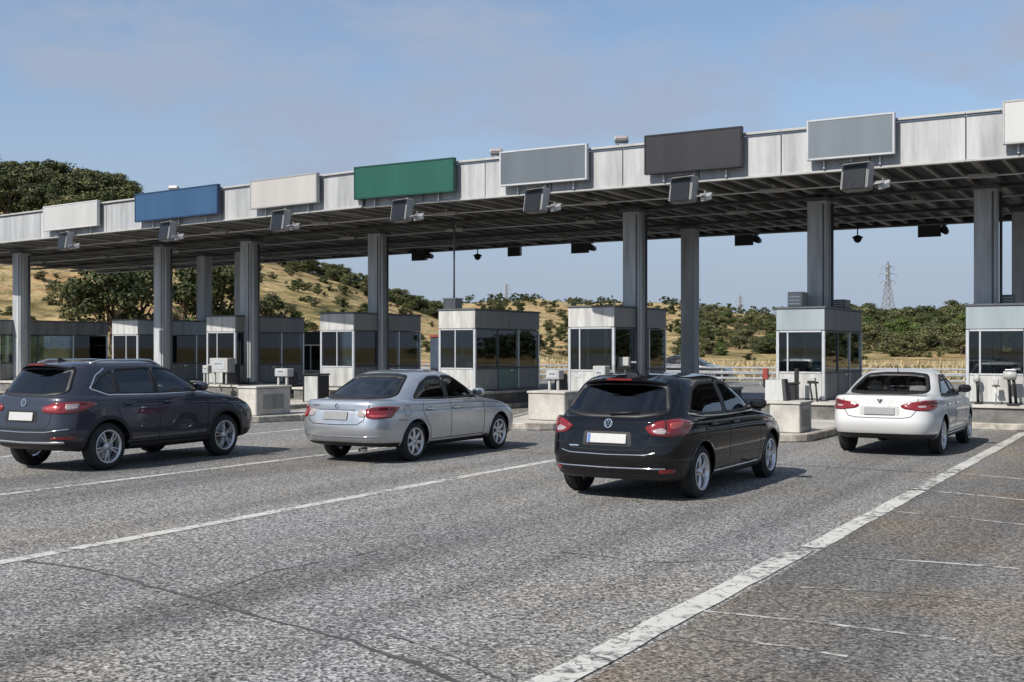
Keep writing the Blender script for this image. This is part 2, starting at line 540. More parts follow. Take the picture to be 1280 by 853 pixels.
M_SOFFIT = mat('soffit_sheet', (0.06, 0.058, 0.056), 0.6, 0.2, 0.15, 0.8)
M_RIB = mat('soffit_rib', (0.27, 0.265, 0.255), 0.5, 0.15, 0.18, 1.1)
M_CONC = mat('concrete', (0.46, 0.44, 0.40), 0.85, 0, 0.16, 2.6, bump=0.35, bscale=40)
M_CONCD = mat('shaded_stained_concrete', (0.17, 0.165, 0.155), 0.9, 0, 0.2, 2.6, bump=0.35, bscale=40, col2=(0.07, 0.068, 0.065))  # shadow-side darkness of the plinths put into the colour, with stains
M_KERB = mat('kerb_concrete', (0.42, 0.39, 0.34), 0.9, 0, 0.25, 3.5, bump=0.4, bscale=30, col2=(0.16, 0.14, 0.12))
M_STEEL = mat('galvanised_steel', (0.48, 0.49, 0.50), 0.45, 0.7, 0.12, 5)
M_GLASS = glass('booth_glass', (0.58, 0.66, 0.66), 0.02, 1.6)
M_CGLASS = glass('car_glass', (0.42, 0.47, 0.50), 0.01, 1.75)
M_INT = mat('car_interior', (0.035, 0.033, 0.032), 0.8, 0, 0.1, 9)
M_CHROME = mat('chrome', (0.82, 0.82, 0.82), 0.12, 1.0, 0.0)
M_ALLOY = mat('alloy_wheel', (0.62, 0.63, 0.65), 0.28, 0.85, 0.06, 20, world_space=False)
M_LENS = mat('red_lens', (0.20, 0.007, 0.010), 0.12, 0, 0.12, 25, coat=1.0, world_space=False)
M_LENSD = mat('dark_red_lens', (0.11, 0.004, 0.006), 0.12, 0, 0.1, 25, coat=1.0, world_space=False)
M_LENS2 = mat('clear_lens', (0.40, 0.33, 0.32), 0.15, 0.2, 0.1, 30, coat=1.0, world_space=False)
M_AMBER = mat('pink_lens', (0.42, 0.07, 0.06), 0.15, 0.1, 0.1, 30, coat=1.0, world_space=False)
M_PLATE = mat('number_plate', (0.50, 0.50, 0.49), 0.4, 0, 0.05, 20)
M_PLATEG = mat('grey_number_plate', (0.24, 0.245, 0.25), 0.4, 0, 0.06, 20)
M_BLUE = mat('plate_blue', (0.10, 0.16, 0.40), 0.4, 0, 0.0)
M_GAP = mat('panel_gap', (0.008, 0.008, 0.009), 0.8, 0, 0.0)
M_RED = mat('red_paint', (0.26, 0.05, 0.04), 0.5, 0, 0.15, 5)
M_PAINT = road_paint('line_paint', (0.50, 0.49, 0.455), 0.45)
M_PAINTW = road_paint('worn_line_paint', (0.46, 0.45, 0.42), 0.51)
M_BARK = mat('bark', (0.10, 0.075, 0.055), 0.95, 0, 0.2, 3, bump=0.4, bscale=12)

# ================================================================== GROUND AND ROAD
M_ASPH = asphalt('asphalt', (0.040, 0.0395, 0.039), (0.41, 0.405, 0.395), (1.06, 0.98, 0.87), 0.26, 0.55)
M_ASPHD = asphalt('old_asphalt', (0.050, 0.049, 0.048), (0.26, 0.25, 0.235), (1.28, 1.02, 0.76), 0.42, 0.8)
M_DRY = dryland('dry_verge', [(0.3, (0.13, 0.11, 0.05)), (0.5, (0.26, 0.21, 0.11)), (0.62, (0.33, 0.28, 0.16)), (0.75, (0.15, 0.15, 0.06))], 0.06)
M_TAR = mat('tar', (0.07, 0.069, 0.067), 0.75, 0, 0.2, 4)

def sheet(name, pts, z, m, parent=None):
    return obj(name, mesh_from(name, [(x, y, z) for x, y in pts], [list(range(len(pts)))]), m, parent)
ground = structure(sheet('ground', [(-6000, -6000), (6000, -6000), (6000, 6000), (-6000, 6000)], -0.03, M_DRY))
road = structure(sheet('road', [(-160, -260), (160, -260), (160, 62), (-160, 62)], 0.0, M_ASPH))
shoulder = structure(sheet('shoulder', [(-2.86, -260), (160, -260), (160, 27.2), (-2.86, 27.2)], 0.004, M_ASPHD))

def ribbon(name, pts, width, z, m, parent, jag=0.0, wander=0.0, step=0.35):
    """painted strip along a path on the road, with slightly ragged edges"""
    P = [Vector((x, y)) for x, y in pts]
    fine = []
    for a, b_ in zip(P[:-1], P[1:]):
        n = max(1, int((b_ - a).length / step))
        fine += [a.lerp(b_, i / n) for i in range(n)]
    fine.append(P[-1])
    if wander:
        w0 = Vector((0, 0))
        for i in range(1, len(fine)):
            w0 = w0 * 0.8 + Vector((random.uniform(-wander, wander), random.uniform(-wander, wander)))
            fine[i] = fine[i] + w0
    V = []; F = []
    for i, p in enumerate(fine):
        d = (fine[min(i + 1, len(fine) - 1)] - fine[max(i - 1, 0)]).normalized()
        nrm = Vector((-d.y, d.x))
        for s_ in (-1, 1):
            q = p + nrm * s_ * (width / 2 + random.uniform(-jag, jag))
            V.append((q.x, q.y, z))
        if i:
            F.append([2 * i - 2, 2 * i - 1, 2 * i + 1, 2 * i])
    return obj(name, mesh_from(name, V, [f[::-1] for f in F]), m, parent)

def gp(px, py):
    return at(px, EYE * FPX / (py - HOR))
ribbon('lane_line', [(-3.03, 2.5), (-3.02, 6.5), (-3.01, 10.4)], 0.225, 0.008, M_PAINT, road, 0.012)
ribbon('lane_line', [(-2.96, 10.55), (-2.97, 18), (-2.99, 27.4)], 0.20, 0.008, M_PAINT, road, 0.010)
ribbon('lane_line', [(-8.72, 0), (-8.82, 8), (-8.92, 14), (-8.95, 21.5)], 0.17, 0.004, M_PAINT, road, 0.006)
ribbon('lane_line', [(-12.95, 0), (-12.85, 10), (-12.80, 21.8)], 0.14, 0.004, M_PAINT, road, 0.006)
ribbon('lane_line', [(-17.3, 0), (-17.3, 22.5)], 0.15, 0.004, M_PAINT, road, 0.006)
ribbon('lane_line', [(-22.3, 0), (-22.3, 23.5)], 0.15, 0.004, M_PAINT, road, 0.006)
ribbon('lane_line', [(-28.2, 0), (-28.2, 24)], 0.15, 0.004, M_PAINT, road, 0.006)
# scuffed remains of old hatching on the shoulder
for a, b_, w_ in (((880, 765), (1195, 801), 0.05), ((1135, 612), (1280, 626), 0.07), ((1115, 640), (1280, 657), 0.06),
                  ((1050, 697), (1275, 712), 0.05), ((1000, 735), (1245, 752), 0.035), ((1170, 590), (1280, 600), 0.07),
                  ((900, 800), (1060, 822), 0.04)):
    A, B = gp(*a), gp(*b_)
    mid = ((A[0] + B[0]) / 2, (A[1] + B[1]) / 2 + 0.04)
    ribbon('faded_hatching', [A, mid, B], w_, 0.008, M_PAINTW, shoulder, 0.008)
# tar-sealed crack in the foreground
ribbon('tar_seam', [gp(*p) for p in ((30, 702), (110, 712), (190, 733), (270, 752), (345, 775), (440, 802), (520, 832), (600, 866), (760, 950))],
       0.034, 0.004, M_TAR, road, 0.012, 0.022, 0.14)
ribbon('tar_seam', [gp(*p) for p in ((460, 790), (540, 812), (620, 850), (700, 900))], 0.016, 0.0045, M_TAR, road, 0.006, 0.02, 0.12)
ribbon('tar_seam', [gp(*p) for p in ((700, 690), (820, 705), (930, 700))], 0.012, 0.0045, M_TAR, road, 0.005, 0.03, 0.14)
ribbon('tar_seam', [gp(*p) for p in ((250, 748), (330, 715), (470, 690))], 0.012, 0.0045, M_TAR, road, 0.005, 0.03, 0.14)
ribbon('tar_seam', [(-15.6, 17.5), (-12.95, 17.7), (-10.2, 17.6), (-6.3, 17.9), (-3.2, 17.8)], 0.03, 0.0045, M_TAR, road, 0.008)

# ================================================================== HILLS
def interp(tab, x):
    return float(np.interp(x, [t_[0] for t_ in tab], [t_[1] for t_ in tab]))
NEAR_Y = [(-900, 190), (-300, 205), (0, 234), (165, 262), (300, 312), (380, 340), (470, 372), (550, 396), (620, 416), (720, 440), (3000, 440)]
FAR_Y = [(-900, 380), (400, 384), (540, 386), (600, 379), (660, 375), (730, 382), (790, 378), (850, 382), (900, 391), (970, 397), (1060, 392), (1130, 401), (1210, 393), (1350, 388), (2400, 390)]
D_FOOT, D_RIDGE = 78.0, 172.0
F_FOOT, F_RIDGE = 112.0, 470.0
def sstep(t_):
    t_ = min(1, max(0, t_)); return t_ * t_ * (3 - 2 * t_)
def fbm(x, y):
    return (math.sin(x * 0.11 + 1.3) * math.cos(y * 0.09 + 0.4) + 0.5 * math.sin(x * 0.27 + y * 0.21 + 2.0) +
            0.3 * math.cos(x * 0.55 - y * 0.47 + 0.7) + 0.2 * math.sin(x * 1.1 + 0.3) * math.cos(y * 1.3))
def terrain_z(px, d):
    X, Y = at(px, d)
    zn = max(0.0, EYE + (HOR - interp(NEAR_Y, px)) * D_RIDGE / FPX)
    zf = max(0.0, EYE + (HOR - interp(FAR_Y, px)) * F_RIDGE / FPX)
    hn = zn * (sstep((d - D_FOOT) / (D_RIDGE - D_FOOT)) * 0.55 + 0.45 * min(1, max(0, (d - D_FOOT) / (D_RIDGE - D_FOOT))))
    if d > D_RIDGE:
        hn *= max(0.0, 1 - ((d - D_RIDGE) / 260.0)) ** 0.7
    tq = min(1, max(0, (d - F_FOOT) / (F_RIDGE - F_FOOT)))
    hf = zf * (0.35 * sstep(tq) + 0.65 * tq ** 0.9)
    if d > F_RIDGE:
        hf *= 1 - 0.25 * min(1, (d - F_RIDGE) / 800)
    h = max(hn, hf)
    amp = min(1.0, h / 8.0) * 0.55
    return h + amp * fbm(X, Y) - 0.35 * (1 - min(1, max(0, d - 70) / 18.0))
pxs = list(range(-900, 2500, 20))
ds = [70.0 * (1.045 ** i) for i in range(60)]
V = []; F = []
for d in ds:
    for p in pxs:
        x, y = at(p, d); V.append((x, y, terrain_z(p, d)))
W_ = len(pxs)
for j in range(len(ds) - 1):
    for i in range(W_ - 1):
        F.append([j * W_ + i, j * W_ + i + 1, (j + 1) * W_ + i + 1, (j + 1) * W_ + i])
M_HILL = dryland('golden_hillside', [(0.33, (0.09, 0.092, 0.04)), (0.43, (0.27, 0.21, 0.10)), (0.52, (0.48, 0.37, 0.20)), (0.58, (0.44, 0.28, 0.15)), (0.67, (0.13, 0.13, 0.055))], 0.07, True)
structure(obj('hills', mesh_from('hills', V, F), M_HILL, smooth=True))

# ================================================================== CANOPY
Z0, Z1 = 5.80, 6.87
BX, BK = -21.0, 0.1034                     # the plaza bends back left of x = -21
def front_y(x):
    return 26.0 + (max(0.0, BX - x) * BK)
canopy = thing('toll_canopy', 'long grey flat-roofed canopy on square columns spanning all the toll lanes', 'canopy', (-13.0, 30.2, 0))
CB = Vector((-13.0, 30.2, 0))
def rel(x, y, z):
    return (x - CB.x, y - CB.y, z)
# cladding panels, two metres each, front and back
def clad(y_off, facing):
    x = 14.0
    while x > -50:
        x2 = x - 2.0
        xm = (x + x2) / 2
        ang = 0.0 if xm > BX else -math.atan(BK)
        ym = front_y(xm) + y_off
        ln = 2.0 / math.cos(ang) - 0.022
        jit = random.uniform(-0.004, 0.004)
        box('fascia_panel', ln, 0.06, Z1 - Z0 - 0.12, M_PANEL, canopy, rel(xm, ym + jit, (Z0 + Z1) / 2 - 0.02), (0, 0, ang), 0.006)
        box('coping', ln + 0.018, 0.16, 0.06, M_WHITE, canopy, rel(xm, ym - 0.02 * facing, Z1 - 0.03), (0, 0, ang), 0.008)
        box('edge_trim', ln + 0.018, 0.13, 0.055, M_WHITE, canopy, rel(xm, ym - 0.012 * facing, Z0 + 0.028), (0, 0, ang), 0.006)
        box('panel_backing', ln + 0.03, 0.03, Z1 - Z0 - 0.14, M_COLD, canopy, rel(xm, ym + 0.06 * facing, (Z0 + Z1) / 2 - 0.02), (0, 0, ang), 0.002)
        x = x2
clad(0.0, 1)
clad(12.8, -1)
def slab(name, z0, z1, m, inset):
    P = [(-50, front_y(-50) + inset), (BX, front_y(BX) + inset), (14, 26 + inset), (14, 38.8 - inset), (BX, 38.8 - inset), (-50, front_y(-50) + 12.8 - inset)]
    return obj(name, prism_mesh([(a - CB.x, b_ - CB.y) for a, b_ in P], z0, z1), m, canopy)
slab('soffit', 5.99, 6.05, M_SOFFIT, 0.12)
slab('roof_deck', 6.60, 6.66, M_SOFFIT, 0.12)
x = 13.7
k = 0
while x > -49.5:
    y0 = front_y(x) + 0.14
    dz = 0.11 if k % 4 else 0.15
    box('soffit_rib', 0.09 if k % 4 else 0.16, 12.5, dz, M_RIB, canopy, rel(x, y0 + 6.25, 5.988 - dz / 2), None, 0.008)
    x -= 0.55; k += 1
def beam(name, off, w_, z0, z1, m):
    xa, xb = -49.9, BX
    L_ = (xb - xa) / math.cos(math.atan(BK))
    box(name, L_, w_, z1 - z0, m, canopy, rel((xa + xb) / 2, front_y((xa + xb) / 2) + off, (z0 + z1) / 2), (0, 0, -math.atan(BK)), 0.01)
    box(name, 13.9 - BX, w_, z1 - z0, m, canopy, rel((13.9 + BX) / 2, 26 + off, (z0 + z1) / 2), None, 0.01)
beam('edge_beam', 0.10, 0.06, 5.83, 5.985, M_SOFFIT)
beam('edge_beam', 12.70, 0.06, 5.83, 5.985, M_SOFFIT)
beam('girder', 4.2, 0.30, 5.765, 5.836, M_SOFFIT)
beam('girder', 8.7, 0.30, 5.765, 5.836, M_SOFFIT)
beam('conduit', 2.3, 0.05, 5.785, 5.825, M_FRAME)
beam('conduit', 6.4, 0.05, 5.785, 5.825, M_FRAME)
beam('conduit', 10.6, 0.05, 5.785, 5.825, M_FRAME)
# luminaires under the soffit
for yo, x_start, step in ((1.6, 10.5, 4.8), (5.6, 8.2, 4.8), (10.0, 9.6, 4.8)):
    x = x_start
    while x > -48:
        lum = box('luminaire', 0.62, 0.24, 0.10, M_WHITE, canopy, rel(x, front_y(x) + yo, 5.72), (R(8), 0, R(6)), 0.015)
        box('diffuser', 0.54, 0.18, 0.012, M_LENS2, lum, (0, 0, -0.058), None, 0.004)
        box('hanger', 0.03, 0.03, 0.10, M_STEEL, lum, (0, 0, 0.095), None, 0.003)
        x -= step
# columns: (x, y, width)
COLUMNS = [(27, 46.5, .50), (204, 43.4, .50), (312.5, 41.3, .50), (472.5, 38.6, .50), (793, 32.4, .50), (1024, 30.0, .50), (1233, 27.7, .50)]
for px, d, w_ in COLUMNS:
    x, y = at(px, d)
    c_ = box('column', w_, w_, 5.76, M_COLUMN, canopy, rel(x, y, 2.88), None, 0.02)
    box('joint_strip', 0.05, 0.012, 5.4, M_COLD, c_, (w_ / 2 - 0.075, -w_ / 2 - 0.004, 0), None, 0.003)
    box('joint_strip', 0.012, 0.05, 5.4, M_FRAME, c_, (w_ / 2 + 0.004, -w_ / 2 + 0.13, 0), None, 0.003)
    box('base_plate', w_ + 0.18, w_ + 0.18, 0.06, M_COLD, c_, (0, 0, -2.28), None, 0.01)
    box('capital', w_ + 0.12, w_ + 0.12, 0.10, M_COLD, c_, (0, 0, 2.82), None, 0.01)
    tube('downpipe', [(w_ / 2 + 0.06, 0.12, -2.3), (w_ / 2 + 0.06, 0.12, 2.7)], 0.035, M_COLD, c_)
for px, d, w_ in [(255.5, 48.0, .46), (303, 45.8, .46), (862.5, 36.9, .46), (1277, 32.3, .46)]:
    x, y = at(px, d)
    c_ = box('column', w_, w_, 5.76, M_COLUMN, canopy, rel(x, y, 2.88), None, 0.02)
    box('capital', w_ + 0.12, w_ + 0.12, 0.10, M_COLD, c_, (0, 0, 2.82), None, 0.01)

# ================================================================== SIGN BOARDS, SIGNALS AND LAMPS ON THE CANOPY
SIGNS = [  # px left, px right, bottom, top, colour, frame, label
    (49, 118, 6.04, 6.93, (0.44, 0.44, 0.43), (0.55, 0.55, 0.54), 'blank pale grey sign board nearest the left end of the canopy fascia'),
    (166, 271, 6.02, 6.95, (0.030, 0.080, 0.165), (0.02, 0.05, 0.11), 'blank blue sign board on the canopy fascia'),
    (312, 396, 6.04, 6.91, (0.43, 0.415, 0.395), (0.34, 0.34, 0.34), 'blank off-white sign board between the blue and the green boards'),
    (442, 567, 6.02, 6.94, (0.008, 0.082, 0.056), (0.01, 0.06, 0.045), 'blank green sign board on the canopy fascia'),
    (624, 733, 6.05, 6.96, (0.115, 0.135, 0.155), (0.50, 0.51, 0.52), 'blank slate grey sign board with pale frame right of the green board'),
    (805, 927, 6.05, 7.0, (0.018, 0.017, 0.021), (0.02, 0.02, 0.024), 'blank charcoal black sign board on the canopy fascia'),
    (1008, 1118, 6.06, 6.97, (0.15, 0.175, 0.20), (0.46, 0.47, 0.48), 'blank blue-grey sign board right of the charcoal black board'),
    (1253, 1360, 6.06, 6.97, (0.55, 0.55, 0.535), (0.4, 0.4, 0.4), 'blank white sign board at the right end of the fascia')]
for i, (pa, pb, zb, zt, colr, fr, lab) in enumerate(SIGNS):
    xm0 = on_y(pa, 26)[0]
    ang = 0.0 if xm0 > BX - 1 else -math.atan(BK)
    ya = 25.70
    xa = on_y(pa, ya + front_y(xm0) - 26)[0]
    xb = on_y(pb, ya + front_y(on_y(pb, 26)[0]) - 26)[0]
    xc = (xa + xb) / 2
    L_ = (xb - xa) / math.cos(ang)
    t_ = thing('sign_board', lab, 'sign', (xc, front_y(xc) - 0.26, zb), ang, 'sign boards along the canopy fascia')
    m_ = mat('sign_face_%d' % i, colr, 0.42, 0, 0.07, 1.2, streak=True)
    mf = mat('sign_frame_%d' % i, fr, 0.4, 0.2, 0.05, 4)
    H_ = zt - zb
    box('face', L_ - 0.08, 0.05, H_ - 0.08, m_, t_, (0, 0, H_ / 2), None, 0.006)
    for s_ in (-1, 1):
        box('frame', 0.045, 0.13, H_, mf, t_, (s_ * (L_ / 2 - 0.022), 0.03, H_ / 2), None, 0.006)
        box('frame', L_ - 0.092, 0.13, 0.045, mf, t_, (0, 0.03, H_ / 2 + s_ * (H_ / 2 - 0.0225)), None, 0.006)
        box('bracket', 0.06, 0.14, 0.5, M_STEEL, t_, (s_ * L_ * 0.3, 0.155, H_ / 2), None, 0.005)
    for q in (-0.32, 0.0, 0.32):
        box('strut', 0.04, 0.05, 0.24, M_STEEL, t_, (q * L_, 0.15, -0.06), None, 0.004)

M_SIG = mat('signal_face', (0.012, 0.012, 0.014), 0.35, 0, 0.1, 10)
SIGNALS = [(77, 'under the pale grey board'), (207, 'under the blue board'), (350, 'under the off-white board'),
           (502, 'under the green board'), (670, 'under the slate grey board'), (854, 'under the charcoal black board'), (1071, 'under the blue-grey board')]
for px, where in SIGNALS:
    x0 = on_y(px, 25.7)[0]
    x = on_y(px, front_y(x0) - 0.42)[0]
    y = front_y(x) - 0.42
    t_ = thing('lane_signal', 'dark box lane signal on the fascia edge, ' + where, 'signal', (x, y, 5.60), R(-14), 'lane signals below the sign boards')
    b_ = box('housing', 0.62, 0.26, 0.62, M_BOOTHD, t_, (0, 0.02, 0), (R(-9), 0, 0), 0.02)
    f_ = box('face', 0.54, 0.04, 0.54, M_SIG, t_, (0, -0.115, -0.016), (R(-9), 0, 0), 0.008)
    for s_ in (-1, 1):
        box('side_cover', 0.012, 0.24, 0.56, M_PANEL, t_, (s_ * 0.316, 0.02, 0), (R(-9), 0, 0), 0.003)
    box('hood', 0.64, 0.16, 0.018, M_DARK, t_, (0, -0.17, 0.30), (R(6), 0, 0), 0.004)
    box('bracket', 0.06, 0.44, 0.05, M_STEEL, t_, (-0.12, 0.28, 0.22), None, 0.005)
    box('bracket', 0.06, 0.44, 0.05, M_STEEL, t_, (0.12, 0.28, 0.22), None, 0.005)
    xs_ = 0.58
    box('arm', 0.42, 0.05, 0.05, M_STEEL, t_, (0.46, 0.22, -0.13), None, 0.006)
    cb = box('camera', 0.13, 0.28, 0.13, M_BOOTH, t_, (xs_, 0.10, -0.24), (R(14), 0, R(-10)), 0.02)
    box('camera_visor', 0.18, 0.14, 0.02, M_FRAME, cb, (0, -0.14, 0.085), None, 0.004)
    box('stem', 0.03, 0.03, 0.10, M_STEEL, cb, (0, 0, 0.12), None, 0.004)
# the signals hung from the rear edge are seen from behind
for px, kind, where in [(526, 0, 'second from the left'), (645, 1, 'right of the thin roof mast'), (727, 2, 'left of the centre column'),
                        (932, 0, 'right of the dark rear column'), (1163, 2, 'above the lattice pylon'), (407 + 200, 3, '')]:
    if kind == 3:
        continue
    x, y = on_y(px, 39.15)
    t_ = thing('rear_signal', 'dark signal box at the rear canopy edge, ' + where, 'signal', (x, y, 5.70), 0, 'signals hung on the rear edge of the canopy')
    w_ = (0.62, 0.5, 0.66)[kind]
    obj('housing', prism_mesh([(-w_ / 2, -0.16), (w_ / 2, -0.16), (w_ / 2 - 0.1, 0.2), (-w_ / 2 + 0.1, 0.2)], -0.22, 0.16), M_DARK, t_)
    box('back_plate', w_ + 0.06, 0.02, 0.46, M_DARK, t_, (0, -0.175, -0.03), None, 0.004)
    box('bracket', 0.08, 0.30, 0.22, M_COLD, t_, (0, -0.05, 0.22), None, 0.006)
    if kind != 1:
        tube('visor', [(w_ / 2 + 0.12, -0.22, -0.04), (w_ / 2 + 0.12, 0.18, -0.08)], [0.13, 0.10], M_DARK, t_, 14)
        box('arm', 0.2, 0.04, 0.04, M_COLD, t_, (w_ / 2 + 0.08, 0, 0.12), None, 0.004)
for px, lab in [(597, 'small dome camera hanging below the rear canopy edge left of centre'), (1072, 'small dome camera hanging below the rear canopy edge on the right')]:
    x, y = on_y(px, 38.3)
    t_ = thing('dome_camera', lab, 'camera', (x, y, 5.42), 0, 'dome cameras under the canopy')
    tube('stem', [(0, 0, 0.10), (0, 0, 0.42)], 0.022, M_COLD, t_)
    obj('dome', lathe_mesh([(0.001, -0.13), (0.07, -0.11), (0.12, -0.05), (0.14, 0.02), (0.17, 0.03), (0.17, 0.07), (0.06, 0.12), (0.001, 0.13)], 20, 'z'), M_DARK, t_, smooth=True)
for px, lab in [(218, 'small floodlight on the roof edge above the blue board'), (621, 'white floodlight on the roof edge left of the slate grey board'), (777, 'low white floodlight on the roof edge left of the charcoal black board')]:
    x0 = on_y(px, 26)[0]; x, y = on_y(px, front_y(x0) + 0.15)
    t_ = thing('floodlight', lab, 'lamp', (x, y, Z1 + 0.004), R(20), 'floodlights on the roof edge')
    box('foot', 0.10, 0.16, 0.05, M_STEEL, t_, (0, 0, 0.025), None, 0.006)
    tube('yoke', [(-0.14, 0, 0.05), (-0.16, 0, 0.17), (0.16, 0, 0.17), (0.14, 0, 0.05), (-0.14, 0, 0.05)], 0.012, M_STEEL, t_, 6)
    hd = box('head', 0.34, 0.20, 0.13, M_WHITE, t_, (0, -0.02, 0.17), (R(-25), 0, 0), 0.025)
    box('lens', 0.28, 0.012, 0.09, M_LENS2, hd, (0, -0.106, 0), None, 0.004)

# ================================================================== TRAFFIC ISLANDS
PZ = 0.55
def island(bx0, bx1, nx0, nx1, ny, py, ey):
    """kerb-edged island: narrow rounded nose, then a raised plinth that carries the booth"""
    poly = []
    cx = (nx0 + nx1) / 2; hw = (nx1 - nx0) / 2
    for i in range(9):
        a = math.pi + math.pi * i / 8
        poly.append((cx + hw * math.cos(a), ny + hw * 0.8 + hw * 0.8 * math.sin(a)))
    poly += [(max(nx1, bx1), py - 0.4), (bx1, ey), (bx0, ey), (min(nx0, bx0), py - 0.4)]
    isl = structure(obj('traffic_island', prism_mesh([(a, b_) for a, b_ in poly], 0.0, 0.135), M_CONC))
    # kerb stones round the edge
    n = len(poly)
    for i in range(n):
        a = Vector(poly[i]); b_ = Vector(poly[(i + 1) % n])
        L_ = (b_ - a).length
        m_ = max(1, round(L_ / 1.0))
        dr = (b_ - a) / L_
        for q in range(m_):
            l_ = L_ / m_
            p = a + dr * (l_ * (q + 0.5))
            nrm = Vector((dr.y, -dr.x))
            p = p - nrm * (0.06 - random.uniform(0, 0.008))
            box('kerb_stone', l_ - 0.012 if L_ > 0.6 else l_ + 0.02, 0.15, 0.16, M_KERB, isl, (p.x, p.y, 0.08 + random.uniform(0, 0.006)), (0, 0, math.atan2(dr.y, dr.x)), 0.02)
    px0, px1 = bx0 + 0.18, bx1 - 0.18
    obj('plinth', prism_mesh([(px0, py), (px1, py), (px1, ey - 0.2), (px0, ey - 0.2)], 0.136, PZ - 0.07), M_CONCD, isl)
    obj('plinth_slab', prism_mesh([(px0 - 0.05, py - 0.05), (px1 + 0.05, py - 0.05), (px1 + 0.05, ey - 0.15), (px0 - 0.05, ey - 0.15)], PZ - 0.068, PZ), M_CONC, isl)
    return isl
island(-4.75, -2.45, -4.6, -2.6, 27.6, 28.15, 36.5)
island(-9.15, -6.5, -7.9, -6.35, 22.0, 27.5, 37)
island(-15.2, -12.5, -13.9, -12.15, 22.3, 27.7, 37)
island(-20.2, -17.6, -21.1, -19.6, 20.9, 28.4, 37.5)
island(-25.6, -22.7, -25.3, -23.0, 24.0, 29.2, 38.5)
island(-31.6, -28.4, -31.3, -28.8, 24.5, 29.9, 39)
island(-36.4, -32.8, -35.9, -33.4, 25.0, 29.8, 40)
island(-42.2, -38.3, -41.6, -39.0, 25.0, 28.8, 40)
M_GREENP = mat('green_panel', (0.16, 0.26, 0.22), 0.5, 0, 0.1, 4)

